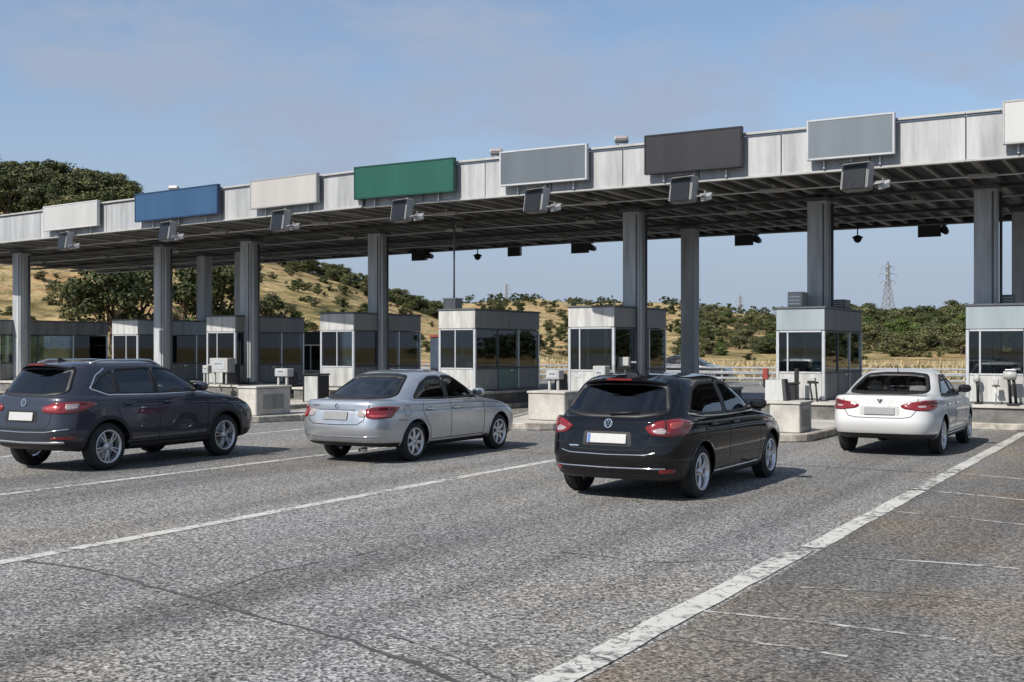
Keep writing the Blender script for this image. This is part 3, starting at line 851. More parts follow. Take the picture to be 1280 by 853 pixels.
# ================================================================== TOLL BOOTHS
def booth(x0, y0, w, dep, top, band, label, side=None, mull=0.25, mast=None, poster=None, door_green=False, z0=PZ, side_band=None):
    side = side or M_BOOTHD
    sb = side_band or side
    t_ = thing('toll_booth', label, 'booth', (x0 + w / 2, y0 + dep / 2, z0), 0, 'toll booths under the canopy')
    H = top - z0
    hw, hd = w / 2, dep / 2
    zb, zw = 0.66, H - 0.56          # top of lower panel, underside of the band
    box('floor', w - 0.02, dep - 0.02, 0.05, M_COLD, t_, (0, 0, 0.025), None, 0.004)
    box('roof', w + 0.06, dep + 0.06, 0.05, M_COLD, t_, (0, 0, H + 0.005), None, 0.008)
    box('ceiling', w - 0.1, dep - 0.1, 0.03, M_WHITE, t_, (0, 0, zw + 0.05), None, 0.004)
    # band of cladding above the windows: front is one sheet, sides are two
    box('band_panel', w - 0.012, 0.05, 0.53, band, t_, (0, -hd + 0.025, H - 0.287), None, 0.006)
    box('band_panel', w - 0.012, 0.05, 0.53, band, t_, (0, hd - 0.025, H - 0.287), None, 0.006)
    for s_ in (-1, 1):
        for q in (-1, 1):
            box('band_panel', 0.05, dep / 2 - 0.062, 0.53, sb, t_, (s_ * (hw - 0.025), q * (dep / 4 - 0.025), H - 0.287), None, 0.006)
    # lower panels
    box('lower_panel', w - 0.16, 0.05, zb - 0.05, M_BOOTH, t_, (0, -hd + 0.035, 0.05 + (zb - 0.05) / 2), None, 0.006)
    box('lower_panel', w - 0.16, 0.05, zb - 0.05, M_BOOTH, t_, (0, hd - 0.035, 0.05 + (zb - 0.05) / 2), None, 0.006)
    n = 3
    for s_ in (-1, 1):
        for q in range(n):
            l_ = (dep - 0.16) / n
            y = -hd + 0.08 + l_ * (q + 0.5)
            mm = M_GREENP if (door_green and q == 1 and s_ == 1) else side
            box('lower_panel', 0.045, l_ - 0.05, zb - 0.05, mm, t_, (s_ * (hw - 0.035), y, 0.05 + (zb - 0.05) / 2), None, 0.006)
            box('pane', 0.012, l_ - 0.07, zw - zb - 0.09, M_GLASS, t_, (s_ * (hw - 0.035), y, (zb + zw) / 2), None, 0.002)
            if q:
                box('mullion', 0.06, 0.05, zw - 0.05, M_FRAME if q == 2 else M_COLD, t_, (s_ * (hw - 0.03), -hd + 0.08 + l_ * q, 0.05 + (zw - 0.05) / 2), None, 0.006)
        box('sill', 0.07, dep - 0.17, 0.05, M_COLD, t_, (s_ * (hw - 0.03), 0, zb + 0.027), None, 0.006)
        box('head_rail', 0.06, dep - 0.17, 0.045, M_COLD, t_, (s_ * (hw - 0.035), 0, zw - 0.025), None, 0.006)
        for q in (-1, 1):
            box('corner_post', 0.075, 0.075, H - 0.58, M_FRAME, t_, (s_ * (hw - 0.0375), q * (hd - 0.0375), 0.01 + (H - 0.58) / 2), None, 0.008)
    for q in (-1, 1):
        box('sill', w - 0.17, 0.07, 0.045, M_FRAME, t_, (0, q * (hd - 0.03), zb + 0.025), None, 0.006)
        box('head_rail', w - 0.17, 0.065, 0.045, M_FRAME, t_, (0, q * (hd - 0.03), zw - 0.025), None, 0.006)
        xs_ = -hw + 0.08 + (w - 0.16) * mull
        box('mullion', 0.04, 0.055, zw - zb - 0.1, M_FRAME, t_, (xs_, q * (hd - 0.032), (zb + zw) / 2), None, 0.005)
        a0, a1 = -hw + 0.08, xs_ - 0.022
        box('pane', a1 - a0, 0.012, zw - zb - 0.09, M_GLASS, t_, ((a0 + a1) / 2, q * (hd - 0.032), (zb + zw) / 2), None, 0.002)
        a0, a1 = xs_ + 0.022, hw - 0.08
        box('pane', a1 - a0, 0.012, zw - zb - 0.09, M_GLASS, t_, ((a0 + a1) / 2, q * (hd - 0.032), (zb + zw) / 2), None, 0.002)
    # inside: counter with screen, chair back, rear cupboard
    box('counter', w - 0.2, 0.5, 0.04, M_BOOTHD, t_, (0, -hd + 0.36, zb - 0.02), None, 0.006)
    sc_ = box('screen', 0.40, 0.05, 0.28, M_DARK, t_, (0.12, -hd + 0.42, zb + 0.24), (R(-8), 0, R(12)), 0.01)
    box('screen_stand', 0.05, 0.05, 0.12, M_DARK, sc_, (0, 0.02, -0.19), None, 0.006)
    box('chair_back', 0.42, 0.08, 0.55, M_INT, t_, (-0.05, -hd + 1.15, zb + 0.10), None, 0.03)
    box('cupboard', w - 0.3, 0.4, 1.15, M_BOOTHD, t_, (0, hd - 0.45, 0.63), None, 0.01)
    box('paper_tray', 0.24, 0.16, 0.06, M_WHITE, t_, (hw - 0.28, -hd + 0.2, zb + 0.03), None, 0.01)
    box('notice', 0.20, 0.006, 0.15, M_PLATE, t_, (hw - 0.24, -hd + 0.045, zb + 0.14), None, 0.001)
    box('door_handle', 0.03, 0.16, 0.03, M_CHROME, t_, (hw + 0.012, 0.12, zb - 0.06), None, 0.006)
    if poster:
        box('poster', 0.006, 0.28, 0.50, poster, t_, (hw - 0.05, 0.30, zw - 0.34), None, 0.001)
    # service hatch and intercom plate on the front
    box('access_plate', 0.16, 0.012, 0.10, M_FRAME, t_, (-hw + 0.3, -hd + 0.006, zb - 0.12), None, 0.003)
    return t_
M_POSTER = mat('yellow_poster', (0.62, 0.50, 0.24), 0.6, 0, 0.2, 12)
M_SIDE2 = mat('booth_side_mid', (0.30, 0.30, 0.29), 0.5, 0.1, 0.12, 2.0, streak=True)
x, y = at(1207, 26.8); booth(x, y, 1.32, 3.6, 2.84, M_BANDB, 'toll booth at the right edge with blue-grey band, beside the white saloon', mull=0.2)
x, y = at(970, 28.8); booth(x, y, 1.22, 3.8, 2.84, M_BANDB, 'toll booth with column rising out of its roof, left of the white saloon', mull=0.2)
x, y = at(710, 31.6); booth(x, y, 1.40, 3.6, 2.97, M_BAND, 'pale toll booth behind the centre column and the black hatchback', mull=0.22, side_band=M_SIDE2)
x, y = at(548, 34.4); booth(x, y, 1.30, 3.9, 2.98, M_BAND, 'pale toll booth with a box and thin mast on its roof', mull=0.45, side=M_SIDE2, poster=M_POSTER, door_green=True)
x, y = at(400, 37.9); booth(x, y, 1.40, 3.8, 2.98, M_BAND, 'pale toll booth behind the silver saloon, a column at its side', mull=0.5, side_band=M_SIDE2)
x, y = at(258, 41.4); booth(x, y, 1.40, 3.7, 2.98, M_BAND, 'narrow pale toll booth with white machines in front, right of the dark blue SUV', mull=0.35, side_band=M_SIDE2)
x, y = at(140, 44.5); booth(x, y, 1.42, 4.6, 2.92, M_BAND, 'toll booth above the SUV roof, left of the narrow booth', mull=0.55, side_band=M_BANDB)
x, y = at(-32, 46.6); booth(x, y, 1.55, 5.4, 2.95, M_BOOTHD, 'long dark toll booth at the left edge behind the SUV', mull=0.5)
# kiosk for the opposite lanes, set back between two booths
x, y = at(372, 52.0); booth(x, y, 1.5, 2.4, 2.55, M_DARK, 'dark glazed kiosk set back between two toll booths', side=M_DARK, mull=0.5, z0=0.14)

# roof-top boxes and the mast
def roof_unit(px, d, z, sx, sy, sz, m, label):
    x, y = at(px, d)
    t_ = thing('roof_unit', label, 'air conditioner', (x, y, z), 0, 'boxes on the booth roofs')
    box('casing', sx, sy, sz, m, t_, (0, 0, sz / 2 + 0.03), None, 0.015)
    for q in range(3):
        box('louvre', sx * 0.8, 0.012, 0.03, M_FRAME, t_, (0, -sy / 2 - 0.006, 0.10 + q * sz * 0.24), None, 0.002)
    for s_ in (-1, 1):
        box('foot', 0.05, sy, 0.03, M_DARK, t_, (s_ * sx * 0.35, 0, 0.015), None, 0.004)
roof_unit(997, 29.6, 2.872, 0.38, 0.5, 0.38, M_BAND, 'pale square box on the booth roof left of the roof column')
roof_unit(1050, 31.0, 2.872, 0.42, 0.6, 0.24, M_BOOTHD, 'dark low box on the booth roof right of the roof column')
roof_unit(1262, 29.0, 2.872, 0.30, 0.5, 0.28, M_BOOTHD, 'dark box on the roof of the booth at the right edge')
x, y = at(566, 36.2)
t_ = thing('roof_mast', 'thin mast rising from a grey box on a booth roof', 'mast', (x, y, 3.012), 0)
box('base_box', 0.46, 0.42, 0.36, M_BAND, t_, (0, 0, 0.18), None, 0.015)
box('lid', 0.52, 0.48, 0.04, M_FRAME, t_, (0, 0, 0.382), None, 0.008)
tube('mast', [(0.05, 0, 0.40), (0.05, 0, 2.75)], 0.03, M_STEEL, t_)

# ================================================================== CONCRETE BLOCKS AND TOLL EQUIPMENT ON THE ISLANDS
def block(x0, y0, w, dep, z0, z1, label):
    t_ = thing('concrete_block', label, 'block', (x0 + w / 2, y0 + dep / 2, z0), 0, 'concrete blocks on the island noses')
    h = z1 - z0
    box('body', w, dep, h - 0.06, M_CONC, t_, (0, 0, (h - 0.06) / 2), None, 0.02)
    box('cap', w + 0.05, dep + 0.05, 0.055, M_CONC, t_, (0, 0, h - 0.03), None, 0.012)
    box('hatch', 0.012, dep * 0.6, h * 0.5, M_BOOTHD, t_, (w / 2 + 0.004, 0, h * 0.45), None, 0.003)
    return t_
block(-7.25, 22.75, 0.62, 0.85, 0.14, 0.77, 'square concrete block on the island nose between the black hatchback and the white saloon')
x, y = at(660, 27.3); block(x, y, 0.98, 0.9, 0.14, 0.83, 'square concrete block on the island nose left of the black hatchback')
block(-20.75, 21.7, 0.62, 1.3, 0.14, 0.88, 'concrete block on the island nose right of the dark blue SUV')
GE = 'toll machines on the islands'
def post_box(x, y, z, sx, sy, sz, legs, label, m=None, dark_back=True):
    t_ = thing('ticket_machine', label, 'machine', (x, y, z), 0, GE)
    m = m or M_WHITE
    bx_ = box('casing', sx, sy, sz, m, t_, (0, 0, legs + sz / 2), None, 0.015)
    box('face_plate', sx * 0.7, 0.01, sz * 0.55, M_FRAME, bx_, (0, -sy / 2 - 0.004, 0), None, 0.002)
    box('slot', sx * 0.4, 0.012, 0.02, M_DARK, bx_, (0, -sy / 2 - 0.012, sz * 0.1), None, 0.002)
    for s_ in (-1, 1):
        box('leg', 0.06, 0.06, legs, m, t_, (s_ * sx * 0.32, -sy * 0.2, legs / 2), None, 0.008)
    if dark_back:
        box('back_unit', sx * 0.8, sy * 0.5, legs + sz * 0.6, M_DARK, t_, (sx * 0.15, sy * 0.5 + sy * 0.26, (legs + sz * 0.6) / 2), None, 0.015)
    return t_
x, y = at(690, 27.65); post_box(x, y + 0.15, 0.83, 0.36, 0.28, 0.22, 0.26, 'white machine on two legs on the block left of the black hatchback')
x, y = at(352, 30.0); post_box(x, y + 0.1, 0.88, 0.44, 0.26, 0.21, 0.22, 'white machine on two legs on the block right of the dark blue SUV')
x, y = at(752, 30.6); post_box(x, y, PZ, 0.36, 0.34, 0.46, 0.36, 'tall grey machine in front of the pale booth behind the black hatchback')
x, y = at(278, 40.4); post_box(x, y, PZ, 0.85, 0.40, 0.50, 0.44, 'wide white machine in front of the narrow pale booth')
x, y = at(259, 39.6); post_box(x, y, PZ, 0.26, 0.20, 0.28, 0.42, 'small white box on legs left of the wide white machine', dark_back=False)
x, y = at(780, 31.2)
t_ = thing('column_box', 'small white box on a bracket beside the centre column', 'box', (x, y, 1.36), 0)
box('casing', 0.32, 0.14, 0.24, M_WHITE, t_, (0, 0, 0.12), None, 0.012)
box('bracket', 0.26, 0.05, 0.05, M_STEEL, t_, (0.20, 0.09, 0.10), None, 0.005)
tube('pole', [(0.0, 0.05, 0.0), (0.0, 0.05, -0.81)], 0.025, M_STEEL, t_)
# slanted console on the right-hand block
x, y = at(972, 23.65)
t_ = thing('slanted_console', 'white slanted console on the block left of the white saloon', 'machine', (x, y, 0.77), 0, GE)
pr = mesh_from('console', [(-.22, -.14, 0), (.16, -.14, 0), (.16, .16, 0), (-.22, .16, 0), (-.24, -.06, .42), (.10, -.06, .42), (.10, .14, .42), (-.24, .14, .42)],
               [[3, 2, 1, 0], [4, 5, 6, 7], [0, 1, 5, 4], [1, 2, 6, 5], [2, 3, 7, 6], [3, 0, 4, 7]])
obj('casing', pr, M_WHITE, t_)
pr = mesh_from('console', [(.165, -.15, 0), (.235, -.15, 0), (.235, .17, 0), (.165, .17, 0), (.106, -.07, .44), (.165, -.07, .44), (.165, .15, .44), (.106, .15, .44)],
               [[3, 2, 1, 0], [4, 5, 6, 7], [0, 1, 5, 4], [1, 2, 6, 5], [2, 3, 7, 6], [3, 0, 4, 7]])
obj('side_cover', pr, M_DARK, t_)
# equipment on the plinths of the two right-hand booths
def pole_unit(px, d, z, kind, label):
    x, y = at(px, d)
    t_ = thing('booth_post', label, 'post', (x, y, z), 0, GE)
    if kind == 'bin':
        box('body', 0.22, 0.24, 0.42, M_DARK, t_, (0, 0, 0.21), None, 0.02)
        box('lid', 0.28, 0.28, 0.04, M_DARK, t_, (0.01, 0, 0.44), None, 0.01)
        box('upright', 0.10, 0.08, 0.80, M_DARK, t_, (0.06, 0.12, 0.40), None, 0.01)
    elif kind == 'trestle':
        for s_ in (-1, 1):
            tube('leg', [(s_ * 0.06 + 0.05, 0, 0), (s_ * 0.07, 0, 0.44)], 0.022, M_DARK, t_)
        box('top', 0.24, 0.18, 0.05, M_DARK, t_, (0, 0, 0.46), None, 0.01)
        box('reader', 0.20, 0.14, 0.10, M_WHITE, t_, (-0.03, 0, 0.535), None, 0.02)
    elif kind == 'lamp':
        tube('stem', [(0.03, 0, 0), (0.02, 0, 0.4), (0, 0, 0.52)], 0.035, M_DARK, t_)
        box('foot', 0.14, 0.14, 0.05, M_DARK, t_, (0.03, 0, 0.02), None, 0.01)
        obj('head', lathe_mesh([(0.001, 0.50), (0.07, 0.52), (0.08, 0.60), (0.05, 0.67), (0.001, 0.69)], 16, 'z'), M_WHITE, t_, smooth=True)
    elif kind == 'small':
        tube('stem', [(0, 0, 0), (0, 0, 0.42)], 0.015, M_STEEL, t_)
        box('shelf', 0.16, 0.10, 0.03, M_DARK, t_, (0, 0, 0.43), None, 0.006)
        box('reader', 0.11, 0.09, 0.14, M_WHITE, t_, (0, 0, 0.52), None, 0.012)
    elif kind == 'big':
        for s_ in (-1, 1):
            tube('stem', [(s_ * 0.06 + 0.03, 0, 0), (s_ * 0.05, 0, 0.45), (s_ * 0.05 - 0.02, -0.02, 0.6)], 0.035, M_DARK, t_)
        box('foot', 0.26, 0.16, 0.04, M_DARK, t_, (0.03, 0, 0.02), None, 0.008)
        obj('head', lathe_mesh([(0.001, -0.15), (0.09, -0.13), (0.12, 0.0), (0.10, 0.13), (0.001, 0.15)], 18, 'x'), M_WHITE, t_, (-0.04, -0.04, 0.68), smooth=True)
        box('visor', 0.22, 0.16, 0.025, M_FRAME, t_, (-0.02, -0.06, 0.79), (R(-12), 0, 0), 0.006)
pole_unit(991, 28.0, PZ, 'bin', 'black bin and upright on the plinth behind the slanted console')
pole_unit(1016, 27.8, PZ, 'trestle', 'white card reader on two black legs before the booth left of the white saloon')
pole_unit(1221, 26.5, PZ, 'lamp', 'black post with round white head nearest the white saloon mirror')
pole_unit(1245, 26.2, PZ, 'small', 'small white reader on a thin stem between two posts at the right edge')
pole_unit(1265, 26.0, PZ, 'big', 'stout dark twin post with rounded white head at the right edge')
# grey cabinet beside the silver saloon
x, y = at(395, 36.4)
t_ = thing('barrier_cabinet', 'grey cabinet with dark edges left of the silver saloon roof', 'cabinet', (x, y, 0.14), 0)
box('body', 0.56, 0.5, 0.82, M_BOOTH, t_, (0, 0, 0.41), None, 0.02)
box('edge', 0.05, 0.52, 0.84, M_DARK, t_, (0.30, 0, 0.42), None, 0.01)
box('edge', 0.05, 0.52, 0.84, M_DARK, t_, (-0.30, 0, 0.42), None, 0.01)
box('lid', 0.70, 0.58, 0.05, M_DARK, t_, (0, 0, 0.87), None, 0.012)

# ================================================================== BEYOND THE PLAZA
def guardrail(xa, xb, Y, label):
    t_ = thing('guardrail', label, 'guardrail', ((xa + xb) / 2, Y, 0), 0)
    L_ = xb - xa
    for z_, h_, m_ in ((0.86, 0.09, M_STEEL), (0.62, 0.16, M_STEEL), (0.34, 0.12, M_STEEL)):
        box('rail', L_, 0.06, h_, m_, t_, (0, 0, z_), None, 0.02)
    n = int(L_ / 2.0)
    for i in range(n + 1):
        box('post', 0.09, 0.09, 0.92, M_STEEL, t_, (-L_ / 2 + i * L_ / n, 0.09, 0.46), None, 0.01)
guardrail(-26, 14, 55.0, 'steel guardrail with three rails crossing behind the booths')
guardrail(-60, -27, 57.0, 'steel guardrail at the foot of the golden hillside')
x, y = at(957, 53.5)
t_ = thing('marker_post', 'red marker post before the rear guardrail', 'post', (x, y, 0), 0)
box('post', 0.20, 0.14, 0.36, M_DARK, t_, (0, 0, 0.18), None, 0.02)
box('red_head', 0.26, 0.18, 0.54, M_RED, t_, (0, 0, 0.632), None, 0.03)

# ================================================================== CARS
def pchip(ys, m):
    """monotone cubic through rows of a table, m samples per interval"""
    ys = np.asarray(ys, float); n = len(ys)
    dl = np.diff(ys, axis=0)
    d = np.zeros_like(ys)
    for i in range(1, n - 1):
        a, b_ = dl[i - 1], dl[i]
        with np.errstate(divide='ignore', invalid='ignore'):
            h = np.where(a * b_ > 0, 2 * a * b_ / (a + b_), 0)
        d[i] = h
    d[0], d[-1] = dl[0], dl[-1]
    out = []
    for i in range(n - 1):
        for k in range(m):
            t_ = k / m
            h00 = 2 * t_**3 - 3 * t_**2 + 1; h10 = t_**3 - 2 * t_**2 + t_
            h01 = -2 * t_**3 + 3 * t_**2; h11 = t_**3 - t_**2
            out.append(h00 * ys[i] + h10 * d[i] + h01 * ys[i + 1] + h11 * d[i + 1])
    out.append(ys[-1])
    return np.array(out)
def inside(poly, x, y):
    c_ = False; n = len(poly); j = n - 1
    for i in range(n):
        xi, yi = poly[i]; xj, yj = poly[j]
        if (yi > y) != (yj > y) and x < (xj - xi) * (y - yi) / (yj - yi) + xi:
            c_ = not c_
        j = i
    return c_
def resample(poly, n, closed=True):
    P = [Vector(p) for p in poly]
    if closed:
        P = P + [P[0]]
    L_ = [0]
    for a, b_ in zip(P[:-1], P[1:]):
        L_.append(L_[-1] + (b_ - a).length)
    out = []
    m_ = n if closed else n - 1
    for i in range(n):
        s_ = L_[-1] * i / m_
        k = 0
        while k < len(L_) - 2 and L_[k + 1] < s_:
            k += 1
        f = (s_ - L_[k]) / max(1e-9, L_[k + 1] - L_[k])
        out.append(P[k].lerp(P[k + 1], min(1, f)))
    return out
def rounded(poly, r, n=5):
    """round the corners of a polygon"""
    P = [Vector(p) for p in poly]; out = []
    m_ = len(P)
    for i in range(m_):
        a, b_, c_ = P[i - 1], P[i], P[(i + 1) % m_]
        ra = min(r, (a - b_).length * 0.45); rc = min(r, (c_ - b_).length * 0.45)
        p0 = b_ + (a - b_).normalized() * ra; p1 = b_ + (c_ - b_).normalized() * rc
        for k in range(n + 1):
            t_ = k / n
            out.append(tuple((1 - t_)**2 * p0 + 2 * t_ * (1 - t_) * b_ + t_**2 * p1))
    return out

class Shell:
    """closed car body lofted from nested plan rings, sill to roof"""
    def __init__(self, rows, sub=8, M=340, nx=5.2):
        T = pchip([[*r[:6], (nx if i < len(rows) - 6 else 4.8)] for i, r in enumerate(rows)], sub)
        self.sub = sub
        # even spacing along the widest ring
        r4 = rows[4]
        th = np.linspace(0, 2 * math.pi, 6001)
        def ring(w, yr, yf, n, a):
            c_, s_ = np.cos(a), np.sin(a)
            x = w * np.sign(c_) * np.abs(c_) ** (2 / n)
            y = (yr + yf) / 2 + (yf - yr) / 2 * np.sign(s_) * np.abs(s_) ** (2 / n)
            return x, y
        x, y = ring(r4[1], r4[2], r4[4], nx, th)
        L_ = np.concatenate([[0], np.cumsum(np.hypot(np.diff(x), np.diff(y)))])
        a = np.interp(np.linspace(0, L_[-1], M, endpoint=False), L_, th)
        V = []
        for (zs, w, yr, zr, yf, zf, n) in T:
            x, y = ring(w, yr, yf, n, a)
            yc, lh = (yr + yf) / 2, max(1e-4, (yf - yr) / 2)
            t_ = np.clip((y - yc) / lh, -1, 1)
            z = np.where(t_ < 0, zs + (zr - zs) * np.abs(t_) ** 2.2, zs + (zf - zs) * np.abs(t_) ** 2.2)
            V.append(np.stack([x, y, z], 1))
        self.M = M; self.K = len(T)
        self.V = np.concatenate(V)
        self.F = [[k * M + i, k * M + (i + 1) % M, (k + 1) * M + (i + 1) % M, (k + 1) * M + i] for k in range(self.K - 1) for i in range(M)]
        self.row = [k / sub for k in range(self.K - 1) for i in range(M)]
        vv = [Vector(v) for v in self.V]
        self.bvh = BVHTree.FromPolygons(vv, self.F)
        me = mesh_from('shell_tmp', self.V, self.F)
        self.VN = np.array([v.normal[:] for v in me.vertices])
        self.FC = np.array([p.center[:] for p in me.polygons]); self.FN = np.array([p.normal[:] for p in me.polygons])
        bpy.data.meshes.remove(me)
        # face normals should point outwards
        side = self.FN[(np.abs(self.FC[:, 0]) > 0.7 * self.V[:, 0].max())]
        fc = self.FC[(np.abs(self.FC[:, 0]) > 0.7 * self.V[:, 0].max())]
        if (side[:, 0] * fc[:, 0]).sum() < 0:
            self.F = [f[::-1] for f in self.F]; self.VN = -self.VN; self.FN = -self.FN
    def piece(self, name, faces, m, parent):
        idx = {}; V = []; N = []; F = []
        for f in faces:
            q = []
            for v in self.F[f]:
                if v not in idx:
                    idx[v] = len(V); V.append(self.V[v]); N.append(self.VN[v])
                q.append(idx[v])
            F.append(q)
        if not F:
            return None
        me = mesh_from(name, V, F)
        me.shade_smooth()
        me.normals_split_custom_set_from_vertices([tuple(n) for n in N])
        return obj(name, me, m, parent)
    # ---- projection of flat outlines onto the body
    def frame(self, view, side=1):
        if view == 'side':
            return Vector((3 * side, 0, 0)), Vector((0, 1, 0)), Vector((-side, 0, 0))
        if view == 'rear':
            return Vector((0, -3, 0)), Vector((1, 0, 0)), Vector((0, 1, 0))
        if view == 'front':
            return Vector((0, 9, 0)), Vector((1, 0, 0)), Vector((0, -1, 0))
        if view == 'top':
            return Vector((0, 0, 4)), None, Vector((0, 0, -1))
        th = R(view)                                       # rear corner seen at an angle
        return Vector((math.sin(th) * 3 * side, -math.cos(th) * 3, 0)), Vector((math.cos(th) * side, math.sin(th), 0)), Vector((-math.sin(th) * side, math.cos(th), 0))
    def hit(self, view, u, v, side=1, off=0.0):
        o, rt, d = self.frame(view, side)
        if view == 'top':
            org = Vector((u, v, 4))
        else:
            org = o + rt * u + Vector((0, 0, v))
        p, n, _, _ = self.bvh.ray_cast(org, d)
        if p is None:
            return None, None
        if n.dot(d) > 0:
            n = -n
        return p + n * off, n
    def patch(self, name, poly, view, side, off, m, parent, n=56, loops=5, rim=0.0):
        P = resample(poly, n)
        c_ = sum(P, Vector((0, 0))) / n
        V = []; N = []; F = []
        last = None
        def add(u, v, o_):
            nonlocal last
            p, nr = self.hit(view, u, v, side, o_)
            if p is None:
                p, nr = last
            last = (p, nr); V.append(p); N.append(nr)
        ks = [1 - i / loops for i in range(loops)]
        if rim > 0:
            for q in P:
                add(q.x, q.y, off - rim)
        for k in ks:
            for q in P:
                w = c_ + (q - c_) * k
                add(w.x, w.y, off)
        rows_ = len(ks) + (1 if rim > 0 else 0)
        add(c_.x, c_.y, off)
        for r_ in range(rows_ - 1):
            for i in range(n):
                F.append([r_ * n + i, r_ * n + (i + 1) % n, (r_ + 1) * n + (i + 1) % n, (r_ + 1) * n + i])
        for i in range(n):
            F.append([(rows_ - 1) * n + i, (rows_ - 1) * n + (i + 1) % n, rows_ * n])
        return self._fin(name, V, F, m, parent, rows_ * n, N)
    def _fin(self, name, V, F, m, parent, ref, N):
        bm = bmesh.new(); vv = [bm.verts.new(v) for v in V]
        for f in F:
            try: bm.faces.new([vv[i] for i in f])
            except ValueError: pass
        bmesh.ops.recalc_face_normals(bm, faces=bm.faces)
        bm.normal_update()
        tot = sum(f.normal.dot(N[0]) for f in bm.faces)
        s_ = 0.0
        for f in bm.faces:
            k = min(range(0, len(N), max(1, len(N) // 40)), key=lambda j: (Vector(V[j]) - f.calc_center_median()).length)
            s_ += f.normal.dot(N[k])
            if abs(s_) > 6: break
        if s_ < 0:
            bmesh.ops.reverse_faces(bm, faces=bm.faces)
        return obj(name, bm, m, parent, smooth=True)
    def ring(self, name, outer, inner, view, side, off, m, parent, n=90, lift=None):
        A = resample(outer, n); B = resample(inner, n)
        # match start points
        best = min(range(n), key=lambda k: sum((A[i] - B[(i + k) % n]).length_squared for i in range(0, n, 6)))
        B = [B[(i + best) % n] for i in range(n)]
        V = []; N = []; last = None
        for loop, o_ in ((A, 0.0005), (A, off), (B, off), (B, -0.02)):
            for q in loop:
                p, nr = self.hit(view, q.x, q.y, side, o_)
                if p is None: p, nr = last
                last = (p, nr); V.append(p); N.append(nr)
        F = [[r_ * n + i, r_ * n + (i + 1) % n, (r_ + 1) * n + (i + 1) % n, (r_ + 1) * n + i] for r_ in range(3) for i in range(n)]
        return self._fin(name, V, F, m, parent, 0, N)
    def strip(self, name, line, width, view, side, off, m, parent, step=0.035, closed=False):
        ln = [Vector(p) for p in line]
        tot = sum((b_ - a).length for a, b_ in zip(ln[:-1], ln[1:]))
        P = resample(ln, max(4, int(tot / step)), False)
        V = []; N = []; F = []; rows_ = 0
        for i, p in enumerate(P):
            d = (P[min(i + 1, len(P) - 1)] - P[max(i - 1, 0)]).normalized()
            nr = Vector((-d.y, d.x)) * width / 2
            a, na = self.hit(view, p.x + nr.x, p.y + nr.y, side, off)
            b_, nb = self.hit(view, p.x - nr.x, p.y - nr.y, side, off)
            if a is None or b_ is None: continue
            a0, b0 = a - na * (off + 0.004), b_ - nb * (off + 0.004)
            V += [a0, a, b_, b0]; N += [na, na, nb, nb]
            if rows_:
                for q in range(3):
                    F.append([rows_ * 4 - 4 + q, rows_ * 4 - 4 + q + 1, rows_ * 4 + q + 1, rows_ * 4 + q])
            rows_ += 1
        if rows_ < 2: return None
        return self._fin(name, V, F, m, parent, 0, N)
    def mount(self, name, me, view, u, v, side, off, m, parent, smooth=False):
        """set a small mesh (x right, y up, z out of the surface) on the body"""
        p, n = self.hit(view, u, v, side, off)
        up = Vector((0, 0, 1)); up = (up - n * up.dot(n)).normalized()
        rt = up.cross(n)
        o = obj(name, me, m, parent, smooth=smooth)
        o.matrix_local = Matrix(((rt.x, up.x, n.x, p.x), (rt.y, up.y, n.y, p.y), (rt.z, up.z, n.z, p.z), (0, 0, 0, 1)))
        return o

def grow(poly, d):
    c_ = sum((Vector(p) for p in poly), Vector((0, 0))) / len(poly)
    P = [Vector(p) for p in poly]; n = len(P); out = []
    area = sum(P[i].x * P[(i + 1) % n].y - P[(i + 1) % n].x * P[i].y for i in range(n))
    sg = 1 if area > 0 else -1
    for i in range(n):
        t_ = (P[(i + 1) % n] - P[i - 1]).normalized()
        out.append(tuple(P[i] + Vector((t_.y, -t_.x)) * d * sg))
    return out

